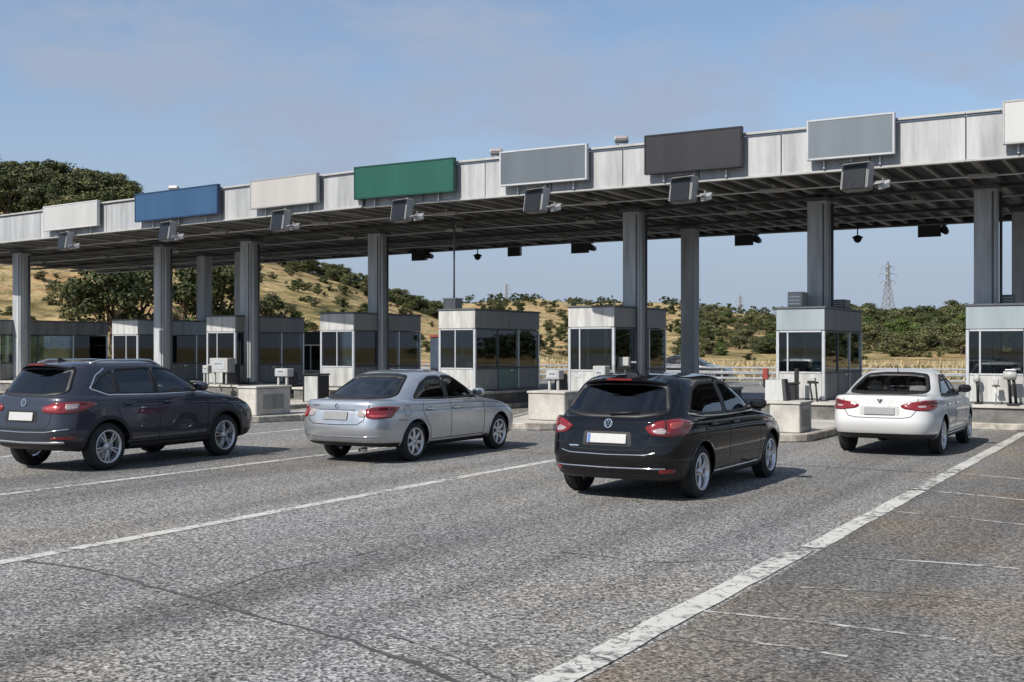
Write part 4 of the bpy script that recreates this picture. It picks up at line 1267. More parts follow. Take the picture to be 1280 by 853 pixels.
def wheel_parts(r, width, rim_r, spokes, double, m_rim):
    w = width / 2
    prof = [(rim_r - 0.01, -w + .01), (rim_r + 0.015, -w), (r - 0.06, -w - 0.004), (r - 0.02, -w + 0.015), (r, -w + 0.045)]
    for q in (-0.5, -0.17, 0.17, 0.5):
        prof += [(r, q * w * 1.1 - 0.012), (r - 0.007, q * w * 1.1 - 0.006), (r - 0.007, q * w * 1.1 + 0.006), (r, q * w * 1.1 + 0.012)]
    prof += [(r, w - 0.045), (r - 0.02, w - 0.015), (r - 0.06, w + 0.004), (rim_r + 0.015, w), (rim_r - 0.01, w - .01)]
    tyre = lathe_mesh(prof, 48, 'x')
    rim = lathe_mesh([(rim_r + 0.008, w - 0.004), (rim_r - 0.004, w + 0.003), (rim_r - 0.022, w - 0.012), (rim_r - 0.03, w - 0.07), (rim_r - 0.04, -w + 0.03), (rim_r - 0.01, -w + 0.01)], 48, 'x')
    hub = lathe_mesh([(0.001, w - 0.006), (0.028, w - 0.008), (0.032, w - 0.02), (0.062, w - 0.026), (0.07, w - 0.06), (0.05, w - 0.09)], 24, 'x')
    disc = lathe_mesh([(0.05, w - 0.12), (rim_r * 0.78, w - 0.115), (rim_r * 0.78, w - 0.135), (0.05, w - 0.14)], 32, 'x')
    a0, a1 = 0.05, rim_r - 0.012
    hw0, hw1 = (0.014, 0.013) if double else (0.034, 0.026)
    V = []
    for (rr, hw, xo, xi) in ((a0, hw0, w - 0.022, w - 0.06), ((a0 + a1) / 2, (hw0 + hw1) / 2, w - 0.012, w - 0.05), (a1, hw1, w - 0.022, w - 0.06)):
        V += [(xo - 0.012, -hw, rr), (xo, -hw * 0.6, rr), (xo, hw * 0.6, rr), (xo - 0.012, hw, rr), (xi, hw * 0.9, rr), (xi, -hw * 0.9, rr)]
    F = []
    for s_ in range(2):
        for i in range(6):
            F.append([s_ * 6 + i, s_ * 6 + (i + 1) % 6, s_ * 6 + 6 + (i + 1) % 6, s_ * 6 + 6 + i])
    F += [[5, 4, 3, 2, 1, 0], [12, 13, 14, 15, 16, 17]]
    spoke = mesh_from('spoke', V, F)
    angs = []
    for k in range(spokes):
        a = 2 * math.pi * k / spokes
        angs += [a - 0.15, a + 0.15] if double else [a]
    for me, mm in ((tyre, M_RUBBER), (rim, m_rim), (hub, m_rim), (disc, M_STEEL), (spoke, m_rim)):
        me.materials.append(mm)
    tyre.shade_smooth(); rim.shade_smooth(); hub.shade_smooth()
    return tyre, rim, hub, disc, spoke, angs

def ellipsoid(rx, ry, rz, n=14, p=2.6):
    V = []; F = []
    for i in range(n + 1):
        ph = math.pi * i / n - math.pi / 2
        for k in range(2 * n):
            th = math.pi * k / n
            f = lambda c_: math.copysign(abs(c_) ** (2 / p), c_)
            V.append((rx * f(math.cos(ph)) * f(math.cos(th)), ry * f(math.cos(ph)) * f(math.sin(th)), rz * f(math.sin(ph))))
    for i in range(n):
        for k in range(2 * n):
            F.append([i * 2 * n + k, i * 2 * n + (k + 1) % (2 * n), (i + 1) * 2 * n + (k + 1) % (2 * n), (i + 1) * 2 * n + k])
    bm = bmesh.new(); vv = [bm.verts.new(v) for v in V]
    for f in F:
        try: bm.faces.new([vv[i] for i in f])
        except ValueError: pass
    bmesh.ops.remove_doubles(bm, verts=bm.verts, dist=1e-5)
    bmesh.ops.recalc_face_normals(bm, faces=bm.faces)
    me = bpy.data.meshes.new('ellipsoid'); bm.to_mesh(me); bm.free(); return me

def emblem(sh, kind, z, parent, r=0.055):
    """maker's badge on the tailgate, built as it looks"""
    def bar(pts, w=0.009):
        V = []; F = []
        for i, p in enumerate(pts):
            p = Vector(p); d = (Vector(pts[min(i + 1, len(pts) - 1)]) - Vector(pts[max(i - 1, 0)])).normalized()
            n_ = Vector((-d.y, d.x)) * w / 2
            for h in (0.0, 0.008):
                V += [(p.x + n_.x, p.y + n_.y, h), (p.x - n_.x, p.y - n_.y, h)]
        for i in range(len(pts) - 1):
            b0, b1 = i * 4, i * 4 + 4
            F += [[b0 + 2, b0 + 3, b1 + 3, b1 + 2], [b0, b0 + 2, b1 + 2, b1], [b0 + 3, b0 + 1, b1 + 1, b1 + 3]]
        return mesh_from('bar', V, F)
    base = None
    if kind == 'ring':
        ringm = lathe_mesh([(r, 0.0), (r, 0.009), (r - 0.009, 0.009), (r - 0.009, 0.0)], 32, 'z')
        base = sh.mount('emblem', ringm, 'rear', 0, z, 1, 0.003, M_CHROME, parent)
        k = r - 0.005
        obj('emblem_stroke', bar([(-0.42 * k, 0.88 * k), (0, 0.08 * k), (0.42 * k, 0.88 * k)]), M_CHROME, base)
        obj('emblem_stroke', bar([(-0.84 * k, 0.5 * k), (-0.4 * k, -0.82 * k), (0, -0.08 * k), (0.4 * k, -0.82 * k), (0.84 * k, 0.5 * k)]), M_CHROME, base)
    elif kind == 'oval':
        base = sh.mount('emblem', lathe_mesh([(r * 0.8, 0.0), (r * 0.8, 0.009), (r * 0.55, 0.012), (r * 0.5, 0.0)], 28, 'z'), 'rear', 0, z, 1, 0.003, M_CHROME, parent)
        obj('emblem_stroke', bar([(-0.5 * r, 0.0), (0.5 * r, 0.0)], 0.012), M_CHROME, base)
    elif kind == 'chevron':
        k = r
        base = sh.mount('emblem', bar([(-0.8 * k, 0.7 * k), (0, -0.7 * k), (0.8 * k, 0.7 * k)], 0.022), 'rear', 0, z, 1, 0.004, M_GAP, parent)
        obj('emblem_stroke', bar([(-0.35 * k, 0.85 * k), (0, 0.15 * k), (0.35 * k, 0.85 * k)], 0.016), M_CHROME, base)
    return base

def build_car(S):
    """S: specification; car stands at its rear bumper centre, pointing along +y"""
    root = thing('parked_car' if S.get('parked') else 'car', S['label'], S['cat'], (S['x'], S['y'], 0.0), S.get('rz', 0.0), S.get('group', 'cars queueing at the toll lanes'))
    a5, a6 = S['rows'][5], S['rows'][6]            # a crisp shoulder crease above the lamps
    S['rows'] = S['rows'][:6] + [(a5[0] + .018, a5[1] - .011, a5[2] + .011, a5[3] + .018, a5[4] - .03, a5[5] + .012)] + S['rows'][6:]
    S['belt_row'] += 1
    sh = Shell(S['rows'], nx=S.get('nx', 6.2))
    P_ = S['paint']; wr = S['wheel_r']; hwid = sh.V[:, 0].max()
    arcs = [(S['axle_r'], wr + 0.0), (S['axle_f'], wr + 0.0)]
    RA = wr + S.get('arch_gap', 0.055)
    belt = S['belt_row']
    win_side = [rounded(p, 0.05) for p in S['side_windows']]
    win_rear = rounded(S['rear_window'], 0.06)
    win_front = rounded(S['front_window'], 0.06)
    FC, FN = sh.FC, sh.FN
    # snap grid points to the wheel-arch circles
    for (ya, za) in arcs:
        v = sh.V; m_ = (np.abs(v[:, 0]) > 0.55 * hwid)
        dy, dz = v[:, 1] - ya, v[:, 2] - za
        rr = np.hypot(dy, dz)
        k = m_ & (np.abs(rr - RA) < 0.022)
        f = RA / np.maximum(rr, 1e-6)
        v[k, 1] = ya + dy[k] * f[k]; v[k, 2] = za + dz[k] * f[k]
    parts = {}
    yl = S['rows'][4][4]
    ymid = yl / 2
    gaps = S['doors']                      # y of door shut lines: rear edge, middle, front edge
    dlow, dtop = S['door_z']
    for f in range(len(sh.F)):
        x, y, z = FC[f]; row = sh.row[f]
        side_face = abs(x) > 0.55 * hwid
        if side_face and any((y - ya) ** 2 + (z - za) ** 2 < RA * RA for ya, za in arcs):
            continue
        if row >= belt - 0.5:
            if abs(FN[f][0]) > 0.25 and any(inside(p, y, z) for p in win_side):
                continue
            if y < ymid and FN[f][1] < -0.08 and z > S['rear_min'] and inside(win_rear, x, z):
                continue
            if y > ymid and FN[f][1] > 0.08 and inside(win_front, x, z):
                continue
        if row < S['valance_row']:
            key = 'lower_trim'
        elif row < S['bumper_row'] and y < S['bumper_y']:
            key = 'rear_bumper'
        elif row < S['bumper_row'] and y > yl - 0.55:
            key = 'front_bumper'
        elif row >= belt + 2.4:
            key = 'roof'
        elif y > gaps[2] + 0.12 and row >= belt - 2.1 and abs(x) < 0.78 * hwid and z > 0.7:
            key = 'bonnet'
        elif y < S['lid_y'] and abs(x) < S['lid_x'] and row >= S['bumper_row']:
            key = S['lid_name']
        elif side_face and dlow < z < dtop and gaps[0] < y < gaps[1]:
            key = 'rear_door_right' if x > 0 else 'rear_door_left'
        elif side_face and dlow < z < dtop and gaps[1] <= y < gaps[2]:
            key = 'front_door_right' if x > 0 else 'front_door_left'
        else:
            key = 'body'
        parts.setdefault(key, []).append(f)
    made = {}
    for key, fs in parts.items():
        nm = 'rear_door' if key.startswith('rear_door') else 'front_door' if key.startswith('front_door') else key
        made[key] = sh.piece(nm, fs, S.get('trim_mat', M_DARK) if key == 'lower_trim' else P_, root)
    body = made['body']
    # underside
    obj('underbody', mesh_from('underbody', [tuple(v) for v in sh.V[:sh.M]], [list(range(sh.M))]), M_GAP, root)
    # glazing
    for side in (1, -1):
        for p in win_side:
            g_ = sh.patch('side_window', p, 'side', side, -0.006, M_CGLASS, root, 48, 4)
            sh.ring('window_seal', grow(p, 0.026), grow(p, -0.012), 'side', side, 0.004, M_DARK, g_, 70)
        if S.get('dlo'):
            sh.strip('window_trim', S['dlo'], 0.018, 'side', side, 0.008, S.get('dlo_mat', M_CHROME), root)
        if S.get('pillar'):
            sh.patch('door_pillar', S['pillar'], 'side', side, 0.003, M_DARK, root, 24, 2)
    g_ = sh.patch('rear_window', win_rear, 'rear', 1, -0.006, M_CGLASS, root, 72, 6)
    sh.ring('window_seal', grow(win_rear, 0.03), grow(win_rear, -0.02), 'rear', 1, 0.004, M_DARK, g_, 110)
    for q in S.get('heater', []):
        sh.strip('heater_line', q, 0.004, 'rear', 1, -0.010, M_BOOTHD, g_)
    g_ = sh.patch('windscreen', win_front, 'front', 1, -0.006, M_CGLASS, root, 72, 6)
    sh.ring('window_seal', grow(win_front, 0.03), grow(win_front, -0.015), 'front', 1, 0.004, M_DARK, g_, 110)
    # wheel arches and wheels
    for (ya, za) in arcs:
        for side in (1, -1):
            lip_w = S.get('lip', 0.022)
            line = [(ya + (RA + lip_w * 0.42) * math.cos(a), za + (RA + lip_w * 0.42) * math.sin(a)) for a in np.linspace(R(-22), R(202), 60)]
            sh.strip('wheel_arch', [q for q in line if q[1] > S['rows'][0][0] + 0.01], lip_w, 'side', side, 0.006, S.get('lip_mat', P_), root, 0.03)
            V = []; F = []
            n = 28
            for i in range(n + 1):
                a = R(-30) + R(240) * i / n
                for xx in (0.42 * hwid, 0.80 * hwid):
                    V.append((side * xx, ya + (RA + 0.004) * math.cos(a), max(S['rows'][0][0] + 0.03, za + (RA + 0.004) * math.sin(a))))
                if i:
                    F.append([2 * i - 2, 2 * i - 1, 2 * i + 1, 2 * i])
            c0 = len(V); V.append((side * 0.42 * hwid, ya, za))
            for i in range(n):
                F.append([2 * i, 2 * i + 2, c0])
            obj('arch_liner', mesh_from('arch_liner', V, F), M_GAP, root)
    tyre, rim, hub, disc, spoke, angs = wheel_parts(wr, S['wheel_w'], S['rim_r'], S['spokes'], S['double'], S.get('rim_mat', M_ALLOY))
    tx = hwid - S['wheel_w'] / 2 - S.get('tuck', 0.03)
    ph = S.get('wheel_phase', 0.3)
    for side in (1, -1):
        for (ya, za), dphi in zip(arcs, (0.0, 0.9)):
            wh = bpy.data.objects.new('wheel', None); COL.objects.link(wh); wh.parent = root; wh.empty_display_size = 0.1
            wh.location = (side * tx, ya, wr)
            wh.rotation_euler = (0, 0, 0 if side > 0 else math.pi)
            obj('tyre', tyre, None, wh); obj('rim', rim, None, wh); obj('hub', hub, None, wh); obj('brake_disc', disc, None, wh)
            for a in angs:
                obj('spoke', spoke, None, wh, None, (a + ph + dphi, 0, 0))
    # lamps
    for side in (1, -1):
        for (name, poly, view, off, m_, rim_) in S['lamps']:
            sh.patch(name, rounded(poly, 0.03), view, side, off, m_, root, 56, 5, rim_)
    for q in S.get('center_lamps', []):
        sh.patch(q[0], rounded(q[1], 0.02), 'rear', 1, q[2], q[3], root, 56, 4, 0.01)
    # shut lines
    for q in S.get('gaps_side', []):
        for side in (1, -1):
            sh.strip('shut_line', q, 0.011, 'side', side, 0.0015, M_GAP, root, 0.025)
    for q in S.get('gaps_rear', []):
        sh.strip('shut_line', q, 0.012, 'rear', 1, 0.0015, M_GAP, root, 0.02)
    for (q, w_, o_, m_, nm) in S.get('strips_rear', []):
        sh.strip(nm, q, w_, 'rear', 1, o_, m_, root, 0.025)
    for (q, w_, o_, m_, nm) in S.get('strips_side', []):
        for side in (1, -1):
            sh.strip(nm, q, w_, 'side', side, o_, m_, root, 0.03)
    # number plate
    pz, pm, pw, phh = S['plate']
    if S.get('plate_recess'):
        sh.patch('plate_recess', rounded(S['plate_recess'], 0.03), 'rear', 1, 0.002, S.get('recess_mat', M_DARK), root, 56, 3)
    pl = sh.mount('number_plate', box_mesh(pw, phh, 0.014, 0.004).copy(), 'rear', 0, pz, 1, 0.014, pm, root)
    if S.get('plate_band'):
        box('country_band', 0.04, phh - 0.012, 0.004, M_BLUE, pl, (-pw / 2 + 0.028, 0, 0.0075), None, 0.001)
    if S.get('emblem'):
        emblem(sh, S['emblem'][0], S['emblem'][1], root, S['emblem'][2])
    for (u, z, w_, h_) in S.get('scripts', []):
        sh.mount('model_script', box_mesh(w_, h_, 0.005, 0.002).copy(), 'rear', u, z, 1, 0.003, M_CHROME, root)
    # handles
    for (u, z) in S['handles']:
        for side in (1, -1):
            me = ellipsoid(0.105, 0.018, 0.017, 8, 3.2)
            h_ = sh.mount('door_handle', me, 'side', u, z, side, 0.022, S.get('handle_mat', P_), root, True)
            sh.mount('handle_recess', ellipsoid(0.075, 0.028, 0.004, 8, 2.4), 'side', u, z, side, 0.002, M_GAP, root, True)
    # mirrors
    my, mz = S['mirror']
    for side in (1, -1):
        p, n = sh.hit('side', my, mz, side, 0.0)
        mr = obj('door_mirror', ellipsoid(0.115, 0.085, 0.075, 12, 2.5), S.get('mirror_mat', P_), root, (p.x + side * 0.15, my + 0.01, mz + 0.05), (0, 0, side * R(12)), True)
        obj('mirror_glass', ellipsoid(0.085, 0.012, 0.052, 10, 3.2), M_CGLASS, mr, (0, -0.074, 0))
        tube('mirror_arm', [(-side * 0.17, 0.0, -0.06), (-side * 0.06, 0.0, -0.03)], [0.035, 0.03], M_DARK, mr)
    # cabin
    c0 = S['cabin']
    for sx in (-1, 1):
        for (yy, zt_) in ((c0['front'], c0['zt']), (c0['rear'], c0['zt'] - 0.03)):
            obj('seat_back', ellipsoid(0.235, 0.10, 0.32, 12, 3.4), M_INT, root, (sx * 0.36, yy, zt_ - 0.36), (R(14), 0, 0), True)
            obj('head_rest', ellipsoid(0.13, 0.06, 0.095, 10, 3.0), M_INT, root, (sx * 0.36, yy - 0.09, zt_ + 0.02), (R(10), 0, 0), True)
    box('dashboard', 2 * hwid - 0.35, 0.45, 0.20, M_INT, root, (0, c0['dash'], c0['belt'] - 0.08), None, 0.06)
    box('cabin_floor', 2 * hwid - 0.25, c0['dash'] - c0['rear'] + 0.6, 0.1, M_INT, root, (0, (c0['dash'] + c0['rear']) / 2, 0.5), None, 0.03)
    box('parcel_shelf', 2 * hwid - 0.42, c0['shelf'][1] - c0['shelf'][0], 0.03, M_INT, root, (0, (c0['shelf'][0] + c0['shelf'][1]) / 2, c0['belt'] - 0.06), None, 0.01)
    obj('steering_wheel', lathe_mesh([(0.17, -0.012), (0.185, 0), (0.17, 0.012), (0.155, 0)], 24, 'z', True), M_INT, root, (-0.36, c0['dash'] - 0.34, c0['belt'] + 0.0), (R(-68), 0, 0), True)
    # roof details
    if S.get('antenna'):
        ay, al, kind = S['antenna']
        p, n = sh.hit('top', 0, ay)
        if kind == 'rod':
            tube('antenna', [(0, ay, p.z - 0.01), (0, ay - al * 0.55, p.z + al * 0.8)], [0.010, 0.005], M_DARK, root, 6)
        else:
            obj('antenna', mesh_from('fin', [(-.025, ay - .10, p.z - .01), (.025, ay - .10, p.z - .01), (.018, ay + .11, p.z - .012), (-.018, ay + .11, p.z - .012), (-.005, ay - .10, p.z + .06), (.005, ay - .10, p.z + .06)],
                [[0, 1, 2, 3], [0, 4, 5, 1], [1, 5, 2], [3, 4, 0], [2, 5, 4, 3]]), P_, root)
    if S.get('rails'):
        ra0, ra1, rx = S['rails']
        for side in (1, -1):
            pts = []
            for i in range(15):
                y = ra0 + (ra1 - ra0) * i / 14
                p, n = sh.hit('top', side * rx, y)
                lift = 0.045 * min(1, min(i, 14 - i) / 2)
                pts.append((side * rx, y, p.z + lift - 0.004))
            tube('roof_rail', pts, 0.018, S.get('rail_mat', M_ALLOY), root, 8)
    if S.get('spoiler'):
        y0, y1, z0_, hw_ = S['spoiler']
        V = []; F = []
        n = 16
        for i in range(n + 1):
            u = -1 + 2 * i / n
            x = u * hw_; dy = 0.16 * u * u; dzz = -0.055 * abs(u) ** 3
            pf, _ = sh.hit('top', x, y1 + dy * 0.5)
            zf_ = pf.z + 0.006
            V += [(x, y0 + dy, z0_ + dzz), (x, y0 + dy + 0.01, z0_ - 0.03 + dzz), (x, y1 + dy * 0.5 - 0.02, zf_ - 0.06), (x, y1 + dy * 0.5, zf_)]
            if i:
                for q in range(4):
                    F.append([i * 4 - 4 + q, i * 4 - 4 + (q + 1) % 4, i * 4 + (q + 1) % 4, i * 4 + q])
        F += [[0, 1, 2, 3], [n * 4 + 3, n * 4 + 2, n * 4 + 1, n * 4]]
        bm = bmesh.new(); vv = [bm.verts.new(v) for v in V]
        for f in F: bm.faces.new([vv[i] for i in f])
        bmesh.ops.recalc_face_normals(bm, faces=bm.faces)
        sp = obj('roof_spoiler', bm, P_, root, smooth=False)
        box('brake_lamp', 0.34, 0.012, 0.022, M_LENS, sp, (0, y0 - 0.002, z0_ - 0.014), None, 0.003)
    if S.get('wiper'):
        (u0, z0_), (u1, z1_) = S['wiper']
        p0, n0 = sh.hit('rear', u0, z0_, 1, 0.03); p1, n1 = sh.hit('rear', u1, z1_, 1, 0.022)
        w_ = tube('rear_wiper', [p0, p0.lerp(p1, 0.5) + Vector((0, -0.012, 0)), p1], [0.022, 0.012, 0.008], M_DARK, root, 8)
    for (u, r_) in S.get('exhausts', []):
        obj('exhaust_pipe', lathe_mesh([(r_, -0.06), (r_, 0.1), (r_ - 0.006, 0.1), (r_ - 0.006, -0.06)], 20, 'x', True), M_CHROME, root, (u, 0.10, S['rows'][0][0] + 0.02), (0, 0, R(90)))
    if S.get('fuel'):
        fy, fz = S['fuel']
        c_ = [(fy + 0.085 * math.cos(a), fz + 0.085 * math.sin(a)) for a in np.linspace(0, 2 * math.pi, 30)]
        sh.strip('fuel_flap', c_, 0.008, 'side', 1, 0.0015, M_GAP, root, 0.02)
    return root

P_BLACK = paint('black_car_paint', (0.0035, 0.0038, 0.0055), 0.0, 0.5, 0.06, 0.05, 0.0)
P_SUV = paint('dark_blue_car_paint', (0.036, 0.039, 0.056), 0.45, 0.36, 0.06, 0.08, 0.3)
P_SILVER = paint('silver_car_paint', (0.50, 0.52, 0.55), 0.72, 0.28)
P_WHITE = paint('white_car_paint', (0.60, 0.60, 0.595), 0.0, 0.4, 0.02)
P_GREY = paint('grey_car_paint', (0.015, 0.016, 0.02), 0.4, 0.32)

# ---- black compact hatchback
black = build_car(dict(
    label='black compact hatchback with roof spoiler and white number plate, nearest car', cat='car', x=-6.02, y=12.55, paint=P_BLACK,
    rows=[(.20, .80, .22, .25, 4.12, .22), (.24, .87, .11, .29, 4.24, .27), (.37, .91, .035, .40, 4.31, .40), (.52, .93, 0, .54, 4.34, .52),
          (.66, .932, .012, .68, 4.31, .64), (.82, .928, .045, .85, 4.18, .76), (.93, .912, .08, .96, 3.98, .85), (.965, .892, .11, 1.0, 3.70, .91),
          (.985, .872, .14, 1.025, 3.30, 1.0), (1.19, .805, .33, 1.22, 2.88, 1.21), (1.39, .705, .54, 1.415, 2.42, 1.40), (1.465, .62, .68, 1.485, 2.20, 1.475), (1.505, .38, 1.0, 1.515, 1.95, 1.515), (1.525, .0, 1.3, 1.525, 1.7, 1.525)],
    belt_row=8, valance_row=1.4, bumper_row=4, bumper_y=0.72, lid_y=0.5, lid_x=0.60, lid_name='tailgate', rear_min=0.98,
    axle_r=0.86, axle_f=3.50, wheel_r=0.325, wheel_w=0.215, rim_r=0.225, spokes=5, double=True,
    side_windows=[[(0.64, 1.09), (0.95, 1.04), (1.72, 1.025), (1.72, 1.41), (1.2, 1.405), (0.90, 1.33)], [(1.80, 1.025), (2.86, 1.03), (2.78, 1.11), (2.36, 1.37), (1.80, 1.41)]],
    rear_window=[(-.69, 1.075), (-.30, 1.035), (.30, 1.035), (.69, 1.075), (.56, 1.395), (.25, 1.415), (-.25, 1.415), (-.56, 1.395)],
    front_window=[(-.70, 1.04), (.70, 1.04), (.54, 1.40), (-.54, 1.40)],
    dlo=[(0.58, 1.055), (0.95, 1.008), (1.75, .992), (2.90, 1.0)], dlo_mat=M_CHROME,
    pillar=[(1.735, 1.02), (1.785, 1.02), (1.785, 1.41), (1.735, 1.41)],
    doors=(0.98, 1.76, 2.92), door_z=(0.33, 1.0),
    lamps=[('tail_light', [(0.44, 0.90), (0.60, 0.975), (0.86, 1.00), (1.06, 0.955), (1.04, 0.90), (0.94, 0.81), (0.72, 0.79), (0.50, 0.815)], 32, 0.010, M_LENS, 0.014),
           ('lamp_divider', [(0.676, 1.0), (0.692, 1.0), (0.692, 0.78), (0.676, 0.78)], 32, 0.013, M_GAP, 0.004),
           ('lamp_segment', [(0.70, 0.86), (0.93, 0.885), (0.90, 0.825), (0.70, 0.805)], 32, 0.013, M_LENSD, 0.005),
           ('reversing_light', [(0.52, 0.865), (0.64, 0.90), (0.70, 0.855), (0.66, 0.82), (0.55, 0.83)], 32, 0.014, M_LENS2, 0.006),
           ('indicator', [(0.73, 0.955), (0.92, 0.965), (0.90, 0.90), (0.74, 0.875)], 32, 0.014, M_AMBER, 0.006),
           ('rear_reflector', [(0.60, 0.355), (0.80, 0.36), (0.80, 0.405), (0.60, 0.40)], 32, 0.008, M_LENS, 0.01)],
    gaps_side=[[(0.98, 0.99), (0.97, 0.80), (1.06, 0.66), (1.22, 0.50), (1.27, 0.34)], [(1.76, 1.03), (1.76, 0.34)], [(2.92, 1.0), (2.97, 0.80), (2.95, 0.34)], [(1.27, .335), (2.95, .335)], [(0.72, .70), (0.50, .715)]],
    gaps_rear=[[(-.58, 1.03), (-.575, .86), (-.56, .70), (-.46, .63), (0, .615), (.46, .63), (.56, .70), (.575, .86), (.58, 1.03)], [(-.80, .70), (-.58, .695)], [(.58, .695), (.80, .70)]],
    strips_rear=[([(-.62, .605), (-.5, .575), (0, .565), (.5, .575), (.62, .605)], .012, .006, M_CHROME, 'chrome_strip'), ([(-.72, .415), (0, .405), (.72, .415)], .014, .006, M_CHROME, 'bumper_strip')],
    strips_side=[([(1.25, .30), (2.9, .30)], .022, .008, M_CHROME, 'sill_strip'), ([(0.55, .86), (1.8, .90), (3.4, .87)], .010, .003, P_BLACK, 'shoulder_crease')],
    plate=(0.755, M_PLATE, 0.52, 0.115), plate_band=True, plate_recess=[(-.33, .67), (.33, .67), (.31, .84), (-.31, .84)], recess_mat=M_DARK,
    emblem=('ring', .935, .056), scripts=[(-.44, .66, .13, .018)],
    handles=[(1.18, .90), (1.95, .89)], mirror=(2.72, 1.04), mirror_mat=P_BLACK,
    cabin=dict(front=2.05, rear=1.02, zt=1.19, dash=2.9, belt=1.0, shelf=(0.42, 0.86)),
    antenna=(0.95, .10, 'rod'), spoiler=(0.37, 0.78, 1.472, 0.54), wiper=((0.0, 1.03), (0.36, 1.06)), fuel=(0.62, .88), rz=R(-0.5)))

# ---- silver saloon
silver = build_car(dict(
    label='silver saloon with grey number plate between the SUV and the black hatchback', cat='car', x=-11.70, y=14.40, paint=P_SILVER,
    rows=[(.22, .76, .28, .27, 4.34, .22), (.26, .83, .14, .31, 4.44, .27), (.38, .87, .05, .40, 4.51, .40), (.54, .888, 0, .56, 4.54, .52),
          (.67, .89, .02, .69, 4.51, .64), (.80, .884, .06, .83, 4.38, .74), (.90, .868, .085, .95, 4.15, .82), (.945, .845, .13, 1.005, 3.85, .89),
          (.965, .825, .46, 1.035, 3.34, .985), (1.13, .77, .84, 1.19, 2.98, 1.17), (1.34, .665, 1.26, 1.385, 2.52, 1.38), (1.425, .57, 1.52, 1.445, 2.26, 1.45), (1.468, .34, 1.75, 1.472, 2.08, 1.475), (1.48, .0, 1.88, 1.48, 1.98, 1.48)],
    belt_row=8, valance_row=1.5, bumper_row=4, bumper_y=0.80, lid_y=0.50, lid_x=0.60, lid_name='boot_lid', rear_min=1.02,
    axle_r=1.04, axle_f=3.70, wheel_r=0.318, wheel_w=0.21, rim_r=0.222, spokes=7, double=False, wheel_phase=0.1,
    side_windows=[[(1.06, 1.025), (1.98, 1.00), (1.98, 1.355), (1.66, 1.35), (1.36, 1.245)], [(2.06, 1.00), (3.08, 1.005), (3.01, 1.07), (2.48, 1.34), (2.06, 1.36)]],
    rear_window=[(-.66, 1.065), (-.3, 1.05), (.3, 1.05), (.66, 1.065), (.50, 1.36), (.25, 1.385), (-.25, 1.385), (-.50, 1.36)],
    front_window=[(-.67, 1.03), (.67, 1.03), (.50, 1.37), (-.50, 1.37)],
    dlo=[(0.98, 1.005), (1.6, .978), (2.1, .968), (3.06, .972)],
    pillar=[(1.995, .995), (2.045, .995), (2.045, 1.36), (1.995, 1.36)],
    doors=(1.24, 2.06, 3.10), door_z=(0.33, .955),
    lamps=[('tail_light', [(0.52, 0.88), (0.66, 0.915), (0.90, 0.92), (1.05, 0.90), (0.98, 0.82), (0.92, 0.735), (0.66, 0.72), (0.53, 0.745)], 32, 0.010, M_LENS, 0.014),
           ('reversing_light', [(0.40, 0.86), (0.505, 0.875), (0.515, 0.75), (0.40, 0.76)], 32, 0.010, M_LENS2, 0.012),
           ('indicator', [(0.57, 0.79), (0.86, 0.79), (0.86, 0.755), (0.60, 0.75)], 32, 0.013, M_AMBER, 0.006),
           ('lamp_segment', [(0.58, 0.90), (0.90, 0.905), (0.88, 0.86), (0.58, 0.855)], 32, 0.013, M_LENSD, 0.005)],
    gaps_side=[[(1.26, .96), (1.22, 0.82), (1.30, 0.68), (1.44, 0.52), (1.47, 0.35)], [(2.06, .97), (2.06, 0.34)], [(3.10, .96), (3.14, 0.78), (3.11, 0.34)], [(1.47, .335), (3.11, .335)], [(0.80, .68), (0.55, .70)]],
    gaps_rear=[[(-.61, 1.0), (-.60, .88), (-.55, .70), (-.44, .635), (0, .625), (.44, .635), (.55, .70), (.60, .88), (.61, 1.0)]],
    strips_rear=[([(-.78, .455), (-.5, .44), (0, .435), (.5, .44), (.78, .455)], .016, .006, M_CHROME, 'bumper_strip'), ([(-.36, .862), (0, .868), (.36, .862)], .020, .010, M_CHROME, 'boot_strip')],
    strips_side=[([(1.45, .305), (3.1, .305)], .02, .008, P_SILVER, 'sill_strip'), ([(0.6, .845), (2.0, .86), (3.5, .83)], .010, .004, P_SILVER, 'shoulder_crease')],
    plate=(0.765, M_PLATEG, 0.48, 0.135), plate_recess=[(-.34, .67), (.34, .67), (.34, .85), (-.34, .85)], recess_mat=P_SILVER,
    emblem=('oval', .925, .05), scripts=[(-.42, .925, .13, .018), (.44, .925, .16, .016)],
    handles=[(1.42, .845), (2.22, .835)], mirror=(2.86, 1.02), mirror_mat=P_SILVER, handle_mat=M_CHROME,
    cabin=dict(front=2.25, rear=1.32, zt=1.16, dash=3.08, belt=.985, shelf=(0.65, 1.25)),
    exhausts=[(.48, .035)], fuel=(0.80, .83)))

